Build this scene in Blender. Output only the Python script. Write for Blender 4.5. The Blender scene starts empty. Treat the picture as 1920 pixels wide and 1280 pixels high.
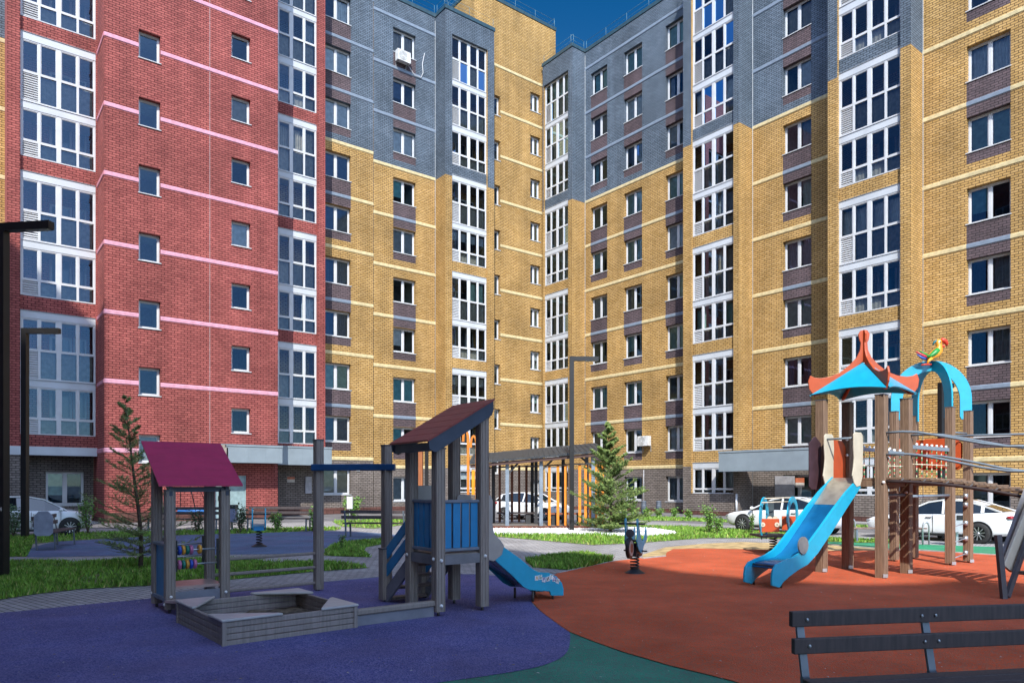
import bpy, bmesh, math, random
from math import radians as R, sin, cos, pi, sqrt
from mathutils import Matrix, Vector
random.seed(7)
SC = bpy.context.scene
COL = SC.collection
# ------------------------------------------------------------------ camera, sky, sun, exposure
F, HX, HY, H = 1347.0, 960.0, 907.0, 1.65
cd = bpy.data.cameras.new('camera'); cam = bpy.data.objects.new('camera', cd); COL.objects.link(cam)
cam.location = (0, 0, H); cam.rotation_euler = (R(90), 0, 0)
cd.sensor_width = 36; cd.lens = F/1920*36; cd.shift_y = (HY-640)/1920; cd.clip_end = 2000; cd.clip_start = 0.05
SC.camera = cam
SUN_EL = R(43)
wd = bpy.data.worlds.new('World'); SC.world = wd; wd.use_nodes = True
wn = wd.node_tree.nodes; wl = wd.node_tree.links
sky = wn.new('ShaderNodeTexSky'); sky.sky_type = 'NISHITA'; sky.sun_disc = False
sky.sun_elevation = SUN_EL; sky.sun_rotation = R(180); sky.air_density = 1.0; sky.dust_density = 0.0; sky.ozone_density = 4.0; sky.altitude = 300
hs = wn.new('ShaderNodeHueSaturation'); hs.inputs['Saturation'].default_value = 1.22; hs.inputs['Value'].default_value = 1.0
# sky dimmed at right angles to the sun, brightened elsewhere to lift the shade
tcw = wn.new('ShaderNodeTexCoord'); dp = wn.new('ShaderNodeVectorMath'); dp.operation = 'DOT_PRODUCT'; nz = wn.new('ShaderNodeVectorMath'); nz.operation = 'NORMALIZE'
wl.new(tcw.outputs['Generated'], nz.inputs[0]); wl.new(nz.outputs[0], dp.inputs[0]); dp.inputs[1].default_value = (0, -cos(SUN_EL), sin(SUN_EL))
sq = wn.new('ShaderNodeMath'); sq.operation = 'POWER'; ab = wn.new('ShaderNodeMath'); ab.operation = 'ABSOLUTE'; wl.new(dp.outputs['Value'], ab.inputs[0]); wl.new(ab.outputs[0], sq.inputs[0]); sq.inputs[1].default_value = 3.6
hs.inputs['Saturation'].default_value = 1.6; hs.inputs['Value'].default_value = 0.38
hb = wn.new('ShaderNodeHueSaturation'); hb.inputs['Saturation'].default_value = 0.62; hb.inputs['Value'].default_value = 3.2   # sky whitened and brightened near the sun and opposite it, as added fill
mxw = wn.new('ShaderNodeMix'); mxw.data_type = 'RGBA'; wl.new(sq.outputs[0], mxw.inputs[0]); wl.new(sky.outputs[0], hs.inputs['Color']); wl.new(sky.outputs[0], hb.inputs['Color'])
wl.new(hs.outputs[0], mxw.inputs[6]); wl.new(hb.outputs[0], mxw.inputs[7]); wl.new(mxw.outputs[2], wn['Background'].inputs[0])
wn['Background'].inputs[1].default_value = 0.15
sd = bpy.data.lights.new('sun', 'SUN'); sd.energy = 3.3; sd.angle = R(0.55); sd.color = (1.0, 0.95, 0.86)
so = bpy.data.objects.new('sun', sd); COL.objects.link(so); so.rotation_euler = (R(90)-SUN_EL, 0, 0)
so.rotation_euler = (R(90)-SUN_EL, 0, 0)
so.location = (0, -20, 60)
SC.view_settings.view_transform = 'Standard'; SC.view_settings.look = 'None'
SC.view_settings.exposure = 0.92; SC.view_settings.gamma = 1
SC.cycles.max_bounces = 8; SC.cycles.transparent_max_bounces = 16; SC.cycles.caustics_reflective = False; SC.cycles.caustics_refractive = False
SC.cycles.sample_clamp_indirect = 6; SC.cycles.use_denoising = True
# ------------------------------------------------------------------ helpers
def g(px, py, z=0.0):
    Y = (H-z)*F/(py-HY); return Vector(((px-HX)/F*Y, Y, z))
def hexc(r, gg, b):  # plain linear triple
    return (r, gg, b, 1)
MATS = {}
def nt(m):
    m.use_nodes = True; return m.node_tree.nodes, m.node_tree.links
def mat(name, col, rough=0.6, metal=0.0, var=0.12, scale=6.0, bump=0.0, bscale=60.0, spec=0.5, coat=0.0, col2=None):
    if name in MATS: return MATS[name]
    m = bpy.data.materials.new(name); n, l = nt(m); b = n['Principled BSDF']
    b.inputs['Roughness'].default_value = rough; b.inputs['Metallic'].default_value = metal
    b.inputs['Specular IOR Level'].default_value = spec; b.inputs['Coat Weight'].default_value = coat
    tc = n.new('ShaderNodeTexCoord'); no = n.new('ShaderNodeTexNoise'); no.inputs['Scale'].default_value = scale; no.inputs['Detail'].default_value = 6
    l.new(tc.outputs['Object'], no.inputs['Vector'])
    mx = n.new('ShaderNodeMix'); mx.data_type = 'RGBA'
    c2 = col2 or tuple(c*(1-var*1.6) for c in col)
    mx.inputs[6].default_value = (*[min(1, c*(1+var*.8)) for c in col], 1); mx.inputs[7].default_value = (*c2, 1)
    cr = n.new('ShaderNodeMapRange'); cr.inputs[1].default_value = .35; cr.inputs[2].default_value = .65
    l.new(no.outputs[0], cr.inputs[0]); l.new(cr.outputs[0], mx.inputs[0]); l.new(mx.outputs[2], b.inputs['Base Color'])
    if bump:
        n2 = n.new('ShaderNodeTexNoise'); n2.inputs['Scale'].default_value = bscale; n2.inputs['Detail'].default_value = 4
        l.new(tc.outputs['Object'], n2.inputs['Vector'])
        bp = n.new('ShaderNodeBump'); bp.inputs['Strength'].default_value = bump; bp.inputs['Distance'].default_value = 0.02
        l.new(n2.outputs[0], bp.inputs['Height']); l.new(bp.outputs[0], b.inputs['Normal'])
    MATS[name] = m; return m
def brick(name, c1, c2, mort, w=0.27, h=0.1, ms=0.0135, big=0.30, stain=None):
    m = bpy.data.materials.new(name); n, l = nt(m); b = n['Principled BSDF']
    b.inputs['Roughness'].default_value = 0.75; b.inputs['Specular IOR Level'].default_value = 0.25
    uv = n.new('ShaderNodeUVMap'); br = n.new('ShaderNodeTexBrick')
    br.inputs['Color1'].default_value = (*c1, 1); br.inputs['Color2'].default_value = (*c2, 1); br.inputs['Mortar'].default_value = (*mort, 1)
    br.inputs['Scale'].default_value = 1; br.inputs['Mortar Size'].default_value = ms; br.inputs['Mortar Smooth'].default_value = 0.15
    br.inputs['Brick Width'].default_value = w; br.inputs['Row Height'].default_value = h; br.inputs['Bias'].default_value = -0.1
    l.new(uv.outputs[0], br.inputs['Vector'])
    no = n.new('ShaderNodeTexNoise'); no.inputs['Scale'].default_value = 0.35; no.inputs['Detail'].default_value = 8; no.inputs['Roughness'].default_value = .6
    l.new(uv.outputs[0], no.inputs['Vector'])
    mr = n.new('ShaderNodeMapRange'); mr.inputs[1].default_value = .3; mr.inputs[2].default_value = .7; mr.inputs[3].default_value = 1-big; mr.inputs[4].default_value = 1+big*.6
    l.new(no.outputs[0], mr.inputs[0])
    n3 = n.new('ShaderNodeTexNoise'); n3.inputs['Scale'].default_value = 9; n3.inputs['Detail'].default_value = 4
    l.new(uv.outputs[0], n3.inputs['Vector'])
    m3 = n.new('ShaderNodeMapRange'); m3.inputs[1].default_value = .3; m3.inputs[2].default_value = .7; m3.inputs[3].default_value = .84; m3.inputs[4].default_value = 1.14
    l.new(n3.outputs[0], m3.inputs[0])
    mu = n.new('ShaderNodeMath'); mu.operation = 'MULTIPLY'; l.new(mr.outputs[0], mu.inputs[0]); l.new(m3.outputs[0], mu.inputs[1])
    mp = n.new('ShaderNodeMapping'); mp.inputs['Scale'].default_value = (1.6, .16, 1); l.new(uv.outputs[0], mp.inputs[0]); n4 = n.new('ShaderNodeTexNoise'); n4.inputs['Scale'].default_value = 1.0; n4.inputs['Detail'].default_value = 6; l.new(mp.outputs[0], n4.inputs['Vector'])
    m4 = n.new('ShaderNodeMapRange'); m4.inputs[1].default_value = .35; m4.inputs[2].default_value = .65; m4.inputs[3].default_value = .86; m4.inputs[4].default_value = 1.1; l.new(n4.outputs[0], m4.inputs[0])
    m5 = n.new('ShaderNodeMath'); m5.operation = 'MULTIPLY'; l.new(mu.outputs[0], m5.inputs[0]); l.new(m4.outputs[0], m5.inputs[1])
    vm = n.new('ShaderNodeVectorMath'); vm.operation = 'SCALE'; l.new(br.outputs[0], vm.inputs[0]); l.new(m5.outputs[0], vm.inputs['Scale'])
    l.new(vm.outputs[0], b.inputs['Base Color'])
    bp = n.new('ShaderNodeBump'); bp.inputs['Strength'].default_value = 0.5; bp.inputs['Distance'].default_value = 0.012; bp.invert = True
    l.new(br.outputs['Fac'], bp.inputs['Height']); l.new(bp.outputs[0], b.inputs['Normal'])
    MATS[name] = m; return m
M_Y = brick('yellow_brick', (.55, .35, .135), (.44, .265, .085), (.10, .06, .028), ms=.0135)
M_G = brick('blue_grey_brick', (.145, .185, .235), (.10, .135, .175), (.022, .03, .042))
M_R = brick('red_brick', (.40, .115, .10), (.29, .075, .068), (.085, .016, .018))
M_B = brick('brown_brick', (.145, .105, .115), (.105, .08, .088), (.035, .028, .032))
M_D = brick('dark_grey_brick', (.24, .205, .185), (.17, .145, .13), (.05, .042, .038))
M_P = brick('plinth_tile', (.13, .06, .05), (.11, .05, .042), (.05, .025, .02), w=.4, h=.2)
M_C = mat('cream_render', (.60, .50, .28), .8, var=.12)
M_PK = mat('pink_render', (.66, .33, .43), .8, var=.1)
M_BG = mat('blue_render', (.19, .24, .31), .8, var=.08)
M_W = mat('white_plastic', (.58, .595, .615), .35, var=.04, scale=2)
M_WM = mat('white_metal_sheet', (.53, .565, .605), .4, var=.06, scale=1)
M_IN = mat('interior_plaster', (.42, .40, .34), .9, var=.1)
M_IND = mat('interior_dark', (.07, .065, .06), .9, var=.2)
M_FL = mat('flashing', (.035, .075, .10), .4, var=.15)
M_CAN = mat('canopy_grey', (.235, .285, .325), .45, var=.06, scale=1.5)
def glass(name, tint=(.78, .84, .86), base=.10, ior=1.5):
    m = bpy.data.materials.new(name); n, l = nt(m); n.remove(n['Principled BSDF'])
    fr = n.new('ShaderNodeFresnel'); fr.inputs[0].default_value = ior
    mr = n.new('ShaderNodeMapRange'); mr.inputs[3].default_value = base; mr.inputs[4].default_value = 1.0; l.new(fr.outputs[0], mr.inputs[0])
    t = n.new('ShaderNodeBsdfTransparent'); t.inputs[0].default_value = (*tint, 1)
    gl = n.new('ShaderNodeBsdfGlossy'); gl.inputs['Roughness'].default_value = 0.01; gl.inputs[0].default_value = (.36, .56, .82, 1)
    mx = n.new('ShaderNodeMixShader'); l.new(mr.outputs[0], mx.inputs[0]); l.new(t.outputs[0], mx.inputs[1]); l.new(gl.outputs[0], mx.inputs[2])
    l.new(mx.outputs[0], n['Material Output'].inputs[0]); MATS[name] = m; return m
M_GL = glass('window_glass', base=.075)
M_CG = glass('car_glass', (.10, .13, .15), .08)

class MB:
    """collects solid shapes, then links them as ONE mesh object"""
    def __init__(s): s.v = []; s.f = []; s.m = []; s.sm = []
    def add(s, vs, fs, mi=0, M=None, smooth=False):
        o = len(s.v)
        s.v += [tuple(M @ Vector(p)) if M else tuple(p) for p in vs]
        s.f += [tuple(o+i for i in f) for f in fs]; s.m += [mi]*len(fs); s.sm += [smooth]*len(fs); return s
    def box(s, x0, x1, y0, y1, z0, z1, mi=0, M=None):
        vs = [(x, y, z) for z in (z0, z1) for y in (y0, y1) for x in (x0, x1)]
        return s.add(vs, [(0, 2, 3, 1), (4, 5, 7, 6), (0, 1, 5, 4), (2, 6, 7, 3), (0, 4, 6, 2), (1, 3, 7, 5)], mi, M)
    def bar(s, a, b, w, h, mi=0, up=(0, 0, 1), ch=0.0):
        """rectangular bar from a to b; w across, h along up"""
        a = Vector(a); b = Vector(b); d = (b-a); L = d.length; d.normalize(); up = Vector(up)
        if abs(d.dot(up)) > .99: up = Vector((0, 1, 0)) if abs(d.y) < .9 else Vector((1, 0, 0))
        x = d.cross(up).normalized(); u = x.cross(d)
        M = Matrix((( x.x, d.x, u.x, a.x), (x.y, d.y, u.y, a.y), (x.z, d.z, u.z, a.z), (0, 0, 0, 1)))
        if not ch: return s.box(-w/2, w/2, 0, L, -h/2, h/2, mi, M)
        c = ch; pr = [(-w/2+c, -h/2), (w/2-c, -h/2), (w/2, -h/2+c), (w/2, h/2-c), (w/2-c, h/2), (-w/2+c, h/2), (-w/2, h/2-c), (-w/2, -h/2+c)]
        vs = [(p, 0, q) for p, q in pr]+[(p, L, q) for p, q in pr]; n = 8
        return s.add(vs, [tuple(range(n)), tuple(range(2*n-1, n-1, -1))]+[(i, i+n, (i+1) % n+n, (i+1) % n) for i in range(n)], mi, M)
    def tube(s, pts, r, n=10, mi=0, cap=True, closed=False):
        pts = [Vector(p) for p in pts]; k = len(pts); rs = r if isinstance(r, (list, tuple)) else [r]*k
        o = len(s.v); prev = None
        for i, p in enumerate(pts):
            if closed: d = (pts[(i+1) % k]-pts[i-1])
            else: d = (pts[min(i+1, k-1)]-pts[max(i-1, 0)])
            d.normalize()
            if prev is None: x = d.orthogonal().normalized()
            else: x = (prev-d*prev.dot(d)).normalized()
            prev = x; y = d.cross(x)
            for j in range(n):
                a = 2*pi*j/n; s.v.append(tuple(p+(x*cos(a)+y*sin(a))*rs[i]))
        kk = k if closed else k-1
        for i in range(kk):
            for j in range(n):
                a = o+i*n+j; b = o+i*n+(j+1) % n; c = o+((i+1) % k)*n+(j+1) % n; d = o+((i+1) % k)*n+j
                s.f.append((a, b, c, d)); s.m.append(mi); s.sm.append(True)
        if cap and not closed:
            s.f.append(tuple(o+j for j in range(n-1, -1, -1))); s.m.append(mi); s.sm.append(False)
            s.f.append(tuple(o+(k-1)*n+j for j in range(n))); s.m.append(mi); s.sm.append(False)
        return s
    def prism(s, poly, t0, t1, M=None, mi=0):
        """polygon (x,z) extruded along local y from t0 to t1"""
        n = len(poly); vs = [(p[0], t0, p[1]) for p in poly]+[(p[0], t1, p[1]) for p in poly]
        fs = [tuple(range(n)), tuple(range(2*n-1, n-1, -1))]+[(i, i+n, (i+1) % n+n, (i+1) % n) for i in range(n)]
        return s.add(vs, fs, mi, M)
    def lathe(s, prof, n=20, M=None, mi=0, smooth=True, cap=True):
        """profile (r,z) turned about local z"""
        k = len(prof); vs = []
        for r, z in prof: vs += [(r*cos(2*pi*j/n), r*sin(2*pi*j/n), z) for j in range(n)]
        fs = [(i*n+j, i*n+(j+1) % n, (i+1)*n+(j+1) % n, (i+1)*n+j) for i in range(k-1) for j in range(n)]
        s.add(vs, fs, mi, M, smooth)
        o = len(s.v)-len(vs)
        if cap and prof[0][0] > 1e-4: s.f.append(tuple(o+j for j in range(n-1, -1, -1))); s.m.append(mi); s.sm.append(False)
        if cap and prof[-1][0] > 1e-4: s.f.append(tuple(o+(k-1)*n+j for j in range(n))); s.m.append(mi); s.sm.append(False)
        return s
    def torus(s, c, ax, R1, r, n=20, m=8, mi=0):
        c = Vector(c); ax = Vector(ax).normalized(); x = ax.orthogonal().normalized(); y = ax.cross(x)
        return s.tube([c+(x*cos(2*pi*i/n)+y*sin(2*pi*i/n))*R1 for i in range(n)], r, m, mi, closed=True)
    def mesh(s, name, mats):
        me = bpy.data.meshes.new(name); me.from_pydata(s.v, [], s.f)
        for m in (mats if isinstance(mats, (list, tuple)) else [mats]): me.materials.append(m)
        me.polygons.foreach_set('material_index', s.m); me.polygons.foreach_set('use_smooth', s.sm)
        me.validate(); me.update(); 
        bm = bmesh.new(); bm.from_mesh(me); bmesh.ops.recalc_face_normals(bm, faces=bm.faces); bm.to_mesh(me); bm.free()
        return me
    def build(s, name, mats, parent=None, bev=0.0):
        o = bpy.data.objects.new(name, s.mesh(name, mats)); COL.objects.link(o)
        if parent: par(o, parent)
        if bev:
            b = o.modifiers.new('bevel', 'BEVEL'); b.width = bev; b.segments = 2; b.limit_method = 'ANGLE'; b.angle_limit = R(40)
        return o
def wmat(o):
    M = o.matrix_basis.copy()
    return (wmat(o.parent) @ o.matrix_parent_inverse @ M) if o.parent else M
def par(o, p):      # parent, keeping the coordinates the mesh was written in
    o.parent = p; o.matrix_parent_inverse = wmat(p).inverted()
def tag(o, label=None, cat=None, group=None, kind=None):
    if label: o['label'] = label
    if cat: o['category'] = cat
    if group: o['group'] = group
    if kind: o['kind'] = kind
    return o
def empty(name, loc, rz=0.0, label=None, cat=None, group=None):
    o = bpy.data.objects.new(name, None); o.location = loc; o.rotation_euler = (0, 0, rz); COL.objects.link(o)
    o.empty_display_size = .3; return tag(o, label, cat, group)
def inst(name, me, parent, loc, rz=0.0):        # shared-mesh part placed in the parent's own frame
    o = bpy.data.objects.new(name, me); COL.objects.link(o); o.parent = parent; o.location = loc; o.rotation_euler = (0, 0, rz); return o
def copy_tree(o, parent=None):
    c = o.copy(); COL.objects.link(c); c.parent = parent
    for ch in list(o.children): copy_tree(ch, c)
    return c

# ------------------------------------------------------------------ building frame
D1 = Vector((.7873, .6166, 0)); D2 = Vector((-.6166, .7873, 0))
TH_L = math.atan2(.6166, .7873); TH_R = TH_L-pi/2
def frame(t, c):    # 'L': plane v=c, local x = u.  'R': plane u=c, local x = -v.  local y points into the building
    return (D2*c, TH_L) if t == 'L' else (D1*c, TH_R)
def wall(name, root, t, c, s0, s1, z0, z1, mats, base=0, rects=(), holes=(), rev=0.24, revmat=None):
    xs = sorted({s0, s1, *[q for r in list(rects)+list(holes) for q in r[:2] if s0 < q < s1]})
    zs = sorted({z0, z1, *[q for r in list(rects)+list(holes) for q in r[2:4] if z0 < q < z1]})
    vs = []; fs = []; mi = []; uvs = []
    def quad(p, m, uv):
        o = len(vs); vs.extend(p); fs.append((o, o+1, o+2, o+3)); mi.append(m); uvs.extend(uv)
    def zone(x, z):
        m = base
        for r in rects:
            if r[0] <= x <= r[1] and r[2] <= z <= r[3]: m = r[4]
        return m
    for i in range(len(xs)-1):
        for j in range(len(zs)-1):
            x, z = (xs[i]+xs[i+1])/2, (zs[j]+zs[j+1])/2
            if any(h[0] < x < h[1] and h[2] < z < h[3] for h in holes): continue
            a, b, p, q = xs[i], xs[i+1], zs[j], zs[j+1]
            quad([(a, 0, p), (b, 0, p), (b, 0, q), (a, 0, q)], zone(x, z), [(a, p), (b, p), (b, q), (a, q)])
    for h in holes:
        a, b, p, q = h[:4]; e = 1e-3
        r = h[4] if len(h) > 4 else rev
        ml = zone(a-e, (p+q)/2) if revmat is None else revmat
        quad([(a, 0, p), (a, 0, q), (a, r, q), (a, r, p)], ml, [(a, p), (a, q), (a+r, q), (a+r, p)])
        quad([(b, 0, p), (b, r, p), (b, r, q), (b, 0, q)], ml, [(b, p), (b+r, p), (b+r, q), (b, q)])
        mt = zone((a+b)/2, q+e) if revmat is None else revmat
        quad([(a, 0, q), (b, 0, q), (b, r, q), (a, r, q)], mt, [(a, q), (b, q), (b, q+r), (a, q+r)])
        quad([(a, 0, p), (a, r, p), (b, r, p), (b, 0, p)], mt, [(a, p), (a, p+r), (b, p+r), (b, p)])
    me = bpy.data.meshes.new(name); me.from_pydata(vs, [], fs)
    ul = me.uv_layers.new(name='UVMap'); 
    for k, uv in enumerate(uvs): ul.data[k].uv = uv
    for m in mats: me.materials.append(m)
    me.polygons.foreach_set('material_index', mi)
    o = bpy.data.objects.new(name, me); COL.objects.link(o)
    o.location, rz = frame(t, c); o.rotation_euler = (0, 0, rz)
    M = Matrix.Translation(o.location) @ Matrix.Rotation(rz, 4, 'Z')
    o.parent = root; o.matrix_parent_inverse = wmat(root).inverted(); return o
def fbuild(mb, name, mats, root, t, c):     # a mesh written in a facade's frame
    o = bpy.data.objects.new(name, mb.mesh(name, mats)); COL.objects.link(o)
    o.location, rz = frame(t, c); o.rotation_euler = (0, 0, rz); par(o, root); return o
def bands(root, t, c, s0, s1, zlist, col, holes=(), alt=(), zh=.17, thick=.03, name='band', c_alt=None):
    """projecting string courses; the stretches inside 'alt' rects take the other colour"""
    o = None
    for zb in zlist:
        mb = MB(); cuts = [s0, s1]; hs = [h for h in holes if h[2] < zb+.1 < h[3]]; al = [r for r in alt if r[2] < zb+.1 < r[3]]
        cuts = sorted({s0, s1, *[q for h in hs+al for q in h[:2] if s0 < q < s1]})
        for a, b in zip(cuts, cuts[1:]):
            x = (a+b)/2
            if any(h[0] < x < h[1] for h in hs): continue
            k = 1 if any(r[0] < x < r[1] for r in al) else 0
            vs = [(a, 0, zb-.03), (b, 0, zb-.03), (b, -thick, zb+.0), (a, -thick, zb+.0), (a, -thick, zb+zh-.03), (b, -thick, zb+zh-.03), (a, 0, zb+zh), (b, 0, zb+zh)]
            mb.add(vs, [(0, 1, 2, 3), (3, 2, 5, 4), (4, 5, 7, 6), (0, 3, 4, 6), (1, 7, 5, 2)], k)
        if mb.v: o = fbuild(mb, name, [col, c_alt or M_BG], root, t, c)
    return o

# ---- windows: shared meshes, one object per window
WM = {}
def win_meshes(w, h, div=True):
    key = (round(w, 2), round(h, 2), div)
    if key in WM: return WM[key]
    f = MB(); y0, y1 = .10, .17; e = .065
    f.box(0, e, y0, y1, 0, h); f.box(w-e, w, y0, y1, 0, h); f.box(e, w-e, y0, y1, 0, e); f.box(e, w-e, y0, y1, h-e, h)
    panes = []
    if div:
        m = w*.5
        f.box(m-.055, m+.055, y0-.004, y1, e, h-e); panes = [(e, m-.055), (m+.055, w-e)]
    else: panes = [(e, w-e)]
    for a, b in panes:   # sash beads
        f.box(a, a+.035, y0+.02, y1-.01, e, h-e); f.box(b-.035, b, y0+.02, y1-.01, e, h-e)
        f.box(a+.035, b-.035, y0+.02, y1-.01, e, e+.035); f.box(a+.035, b-.035, y0+.02, y1-.01, h-e-.035, h-e)
    p = MB()
    for a, b in panes: p.add([(a+.03, .14, e+.03), (b-.03, .14, e+.03), (b-.03, .14, h-e-.03), (a+.03, .14, h-e-.03)], [(0, 1, 2, 3)])
    s = MB(); s.box(-.03, w+.03, -.15, .10, -.035, .0)
    r = MB()  # the room behind: side walls, floor, ceiling, far wall
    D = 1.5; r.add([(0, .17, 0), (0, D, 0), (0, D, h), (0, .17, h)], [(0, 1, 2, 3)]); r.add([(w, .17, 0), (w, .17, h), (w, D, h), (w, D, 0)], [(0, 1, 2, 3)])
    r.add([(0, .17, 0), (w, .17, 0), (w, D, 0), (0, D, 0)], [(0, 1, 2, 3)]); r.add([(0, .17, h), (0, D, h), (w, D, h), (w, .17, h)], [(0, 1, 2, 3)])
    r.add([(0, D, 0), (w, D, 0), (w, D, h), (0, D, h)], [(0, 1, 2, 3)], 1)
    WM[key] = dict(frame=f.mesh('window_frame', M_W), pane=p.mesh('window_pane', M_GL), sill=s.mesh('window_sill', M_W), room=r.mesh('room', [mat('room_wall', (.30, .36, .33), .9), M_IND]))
    return WM[key]
CUR = [mat('curtain_teal', (.16, .42, .46), .9), mat('curtain_white', (.66, .68, .68), .9), mat('curtain_grey', (.28, .31, .34), .9), mat('curtain_navy', (.06, .09, .16), .9),
       mat('curtain_green', (.30, .44, .36), .9), mat('curtain_beige', (.36, .31, .24), .9)]
CM = {}
def curtain_mesh(w, h, kind, ci):
    key = (round(w, 2), round(h, 2), kind, ci)
    if key in CM: return CM[key]
    mb = MB()
    if kind == 'blind':      # flat roller blind
        mb.box(.07, w-.07, .21, .214, h*.05, h-.05)
    elif kind == 'half': mb.box(w*.52, w-.07, .21, .214, h*.08, h-.05)
    elif kind == 'halfL': mb.box(.07, w*.48, .21, .214, h*.3, h-.05)
    elif kind == 'top': mb.box(.07, w-.07, .21, .214, h*.55, h-.05)
    else:
        spans = {'folds': [(.06, w-.06)], 'sides': [(.06, w*.26), (w*.74, w-.06)], 'right': [(w*.55, w-.06)]}[kind]
        for a, b in spans:
            n = max(8, int((b-a)/.022)); vs = []
            for i in range(n+1):
                x = a+(b-a)*i/n; y = .28+.035*sin(i*1.25)+.012*sin(i*.37+1)
                vs += [(x, y, .02), (x, y, h-.04)]
            mb.add(vs, [(2*i, 2*i+2, 2*i+3, 2*i+1) for i in range(n)], 0, None, True)
    me = mb.mesh('curtain', CUR[ci]); CM[key] = me; return me
def window(root, t, c, s, z, w, h, div=True, cur='auto'):
    ms = win_meshes(w, h, div); loc, rz = frame(t, c); ex = Vector((cos(rz), sin(rz), 0))
    wo = bpy.data.objects.new('window', ms['frame']); COL.objects.link(wo)
    wo.location = loc+ex*s+Vector((-ex.y, ex.x, 0))*.11+Vector((0, 0, z)); wo.rotation_euler = (0, 0, rz); par(wo, root)
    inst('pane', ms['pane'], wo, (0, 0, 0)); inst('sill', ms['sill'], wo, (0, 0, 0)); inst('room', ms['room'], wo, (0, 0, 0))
    if cur == 'auto':
        cur = random.choice(['blind', 'blind', 'folds', 'sides', 'half', 'top', 'folds', 'right', None, 'halfL', 'blind'] if div else [None, None, 'blind', None])
    if cur: inst('curtain', curtain_mesh(w, h, cur, random.randrange(len(CUR))), wo, (0, 0, 0))
    return wo
# ---- glazed loggias: one glazing per floor, four lights, louvre or panel in the first lower light
LM = {}
M_PAR = mat('parapet_sheet', (.28, .25, .20), .7, var=.15)
def log_meshes(w, h, tr, louv):
    key = (round(w, 2), round(h, 2), round(tr, 2), louv)
    if key in LM: return LM[key]
    f = MB(); y0, y1 = 0, .08; e = .05; mw = [.045, .085, .045]
    xs = [0, w*.245, w*.5, w*.755, w]
    f.box(0, .085, y0, y1, 0, h); f.box(w-.07, w, y0, y1, 0, h); f.box(.085, w-.07, y0, y1, 0, e); f.box(.085, w-.07, y0, y1, h-e, h)
    for i in (1, 2, 3): f.box(xs[i]-mw[i-1], xs[i]+mw[i-1], y0-.003, y1, e, h-e)
    L = [(xs[i]+(mw[i-1] if i else .085), xs[i+1]-(mw[i] if i < 3 else .07)) for i in range(4)]
    zt = h-tr; p = MB(); lo = MB(); la = [q[0] for q in L]
    for i, (a, b) in enumerate(L):
        f.box(a, b, y0+.002, y1, zt-.05, zt+.05)
        for (q0, q1) in ((zt+.05, h-e),) if i in (1, 2, 3) else ((zt+.05, h-e),):
            f.box(a, a+.03, y0+.015, y1, q0, q1); f.box(b-.03, b, y0+.015, y1, q0, q1); f.box(a+.03, b-.03, y0+.015, y1, q1-.03, q1)
        p.add([(a, .045, zt+.05), (b, .045, zt+.05), (b, .045, h-e), (a, .045, h-e)], [(0, 1, 2, 3)])
        if i or not louv: p.add([(a, .045, e), (b, .045, e), (b, .045, zt-.05), (a, .045, zt-.05)], [(0, 1, 2, 3)])
    a, b = L[0]
    if louv == 1:
        lo.box(a, b, .07, .08, e, zt-.05); z = e+.03
        while z < zt-.09:
            lo.add([(a, .012, z), (b, .012, z), (b, .06, z+.055), (a, .06, z+.055), (a, .02, z-.006), (b, .02, z-.006), (b, .068, z+.05), (a, .068, z+.05)], [(0, 1, 2, 3), (4, 7, 6, 5), (0, 4, 5, 1), (3, 2, 6, 7)]); z += .095
    elif louv == 2: lo.box(a, b, .03, .06, e, zt-.05)
    pa = MB(); n = int((w-.2)/.09); vs = []
    for i in range(n+1):
        x = .1+(w-.2)*i/n; y = .16+(.02 if i % 2 else 0); vs += [(x, y, .02), (x, y, zt-.02)]
    pa.add(vs, [(2*i, 2*i+2, 2*i+3, 2*i+1) for i in range(n)])
    LM[key] = dict(frame=f.mesh('glazing_frame', M_W), pane=p.mesh('glazing_panes', M_GL), louv=lo.mesh('louvre', M_W), par=pa.mesh('parapet', M_PAR))
    return LM[key]
def glazing(root, t, c, s, z, w, h, tr, louv=1, cur=None):
    ms = log_meshes(w, h, tr, louv); loc, rz = frame(t, c); ex = Vector((cos(rz), sin(rz), 0))
    wo = bpy.data.objects.new('balcony_glazing', ms['frame']); COL.objects.link(wo)
    wo.location = loc+ex*s+Vector((0, 0, z)); wo.rotation_euler = (0, 0, rz); par(wo, root)
    inst('pane', ms['pane'], wo, (0, 0, 0)); inst('parapet', ms['par'], wo, (0, 0, 0))
    if louv: inst('louvre' if louv == 1 else 'infill_panel', ms['louv'], wo, (0, 0, 0))
    r = random.random()
    if r < .3:
        mb_h = tr-.1; k = random.choice(['folds', 'sides', 'top', 'right']); 
        inst('curtain', curtain_mesh(w, mb_h, k, random.choice([1, 1, 2, 4, 5])), wo, (0, 0, h-tr))
    return wo
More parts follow.
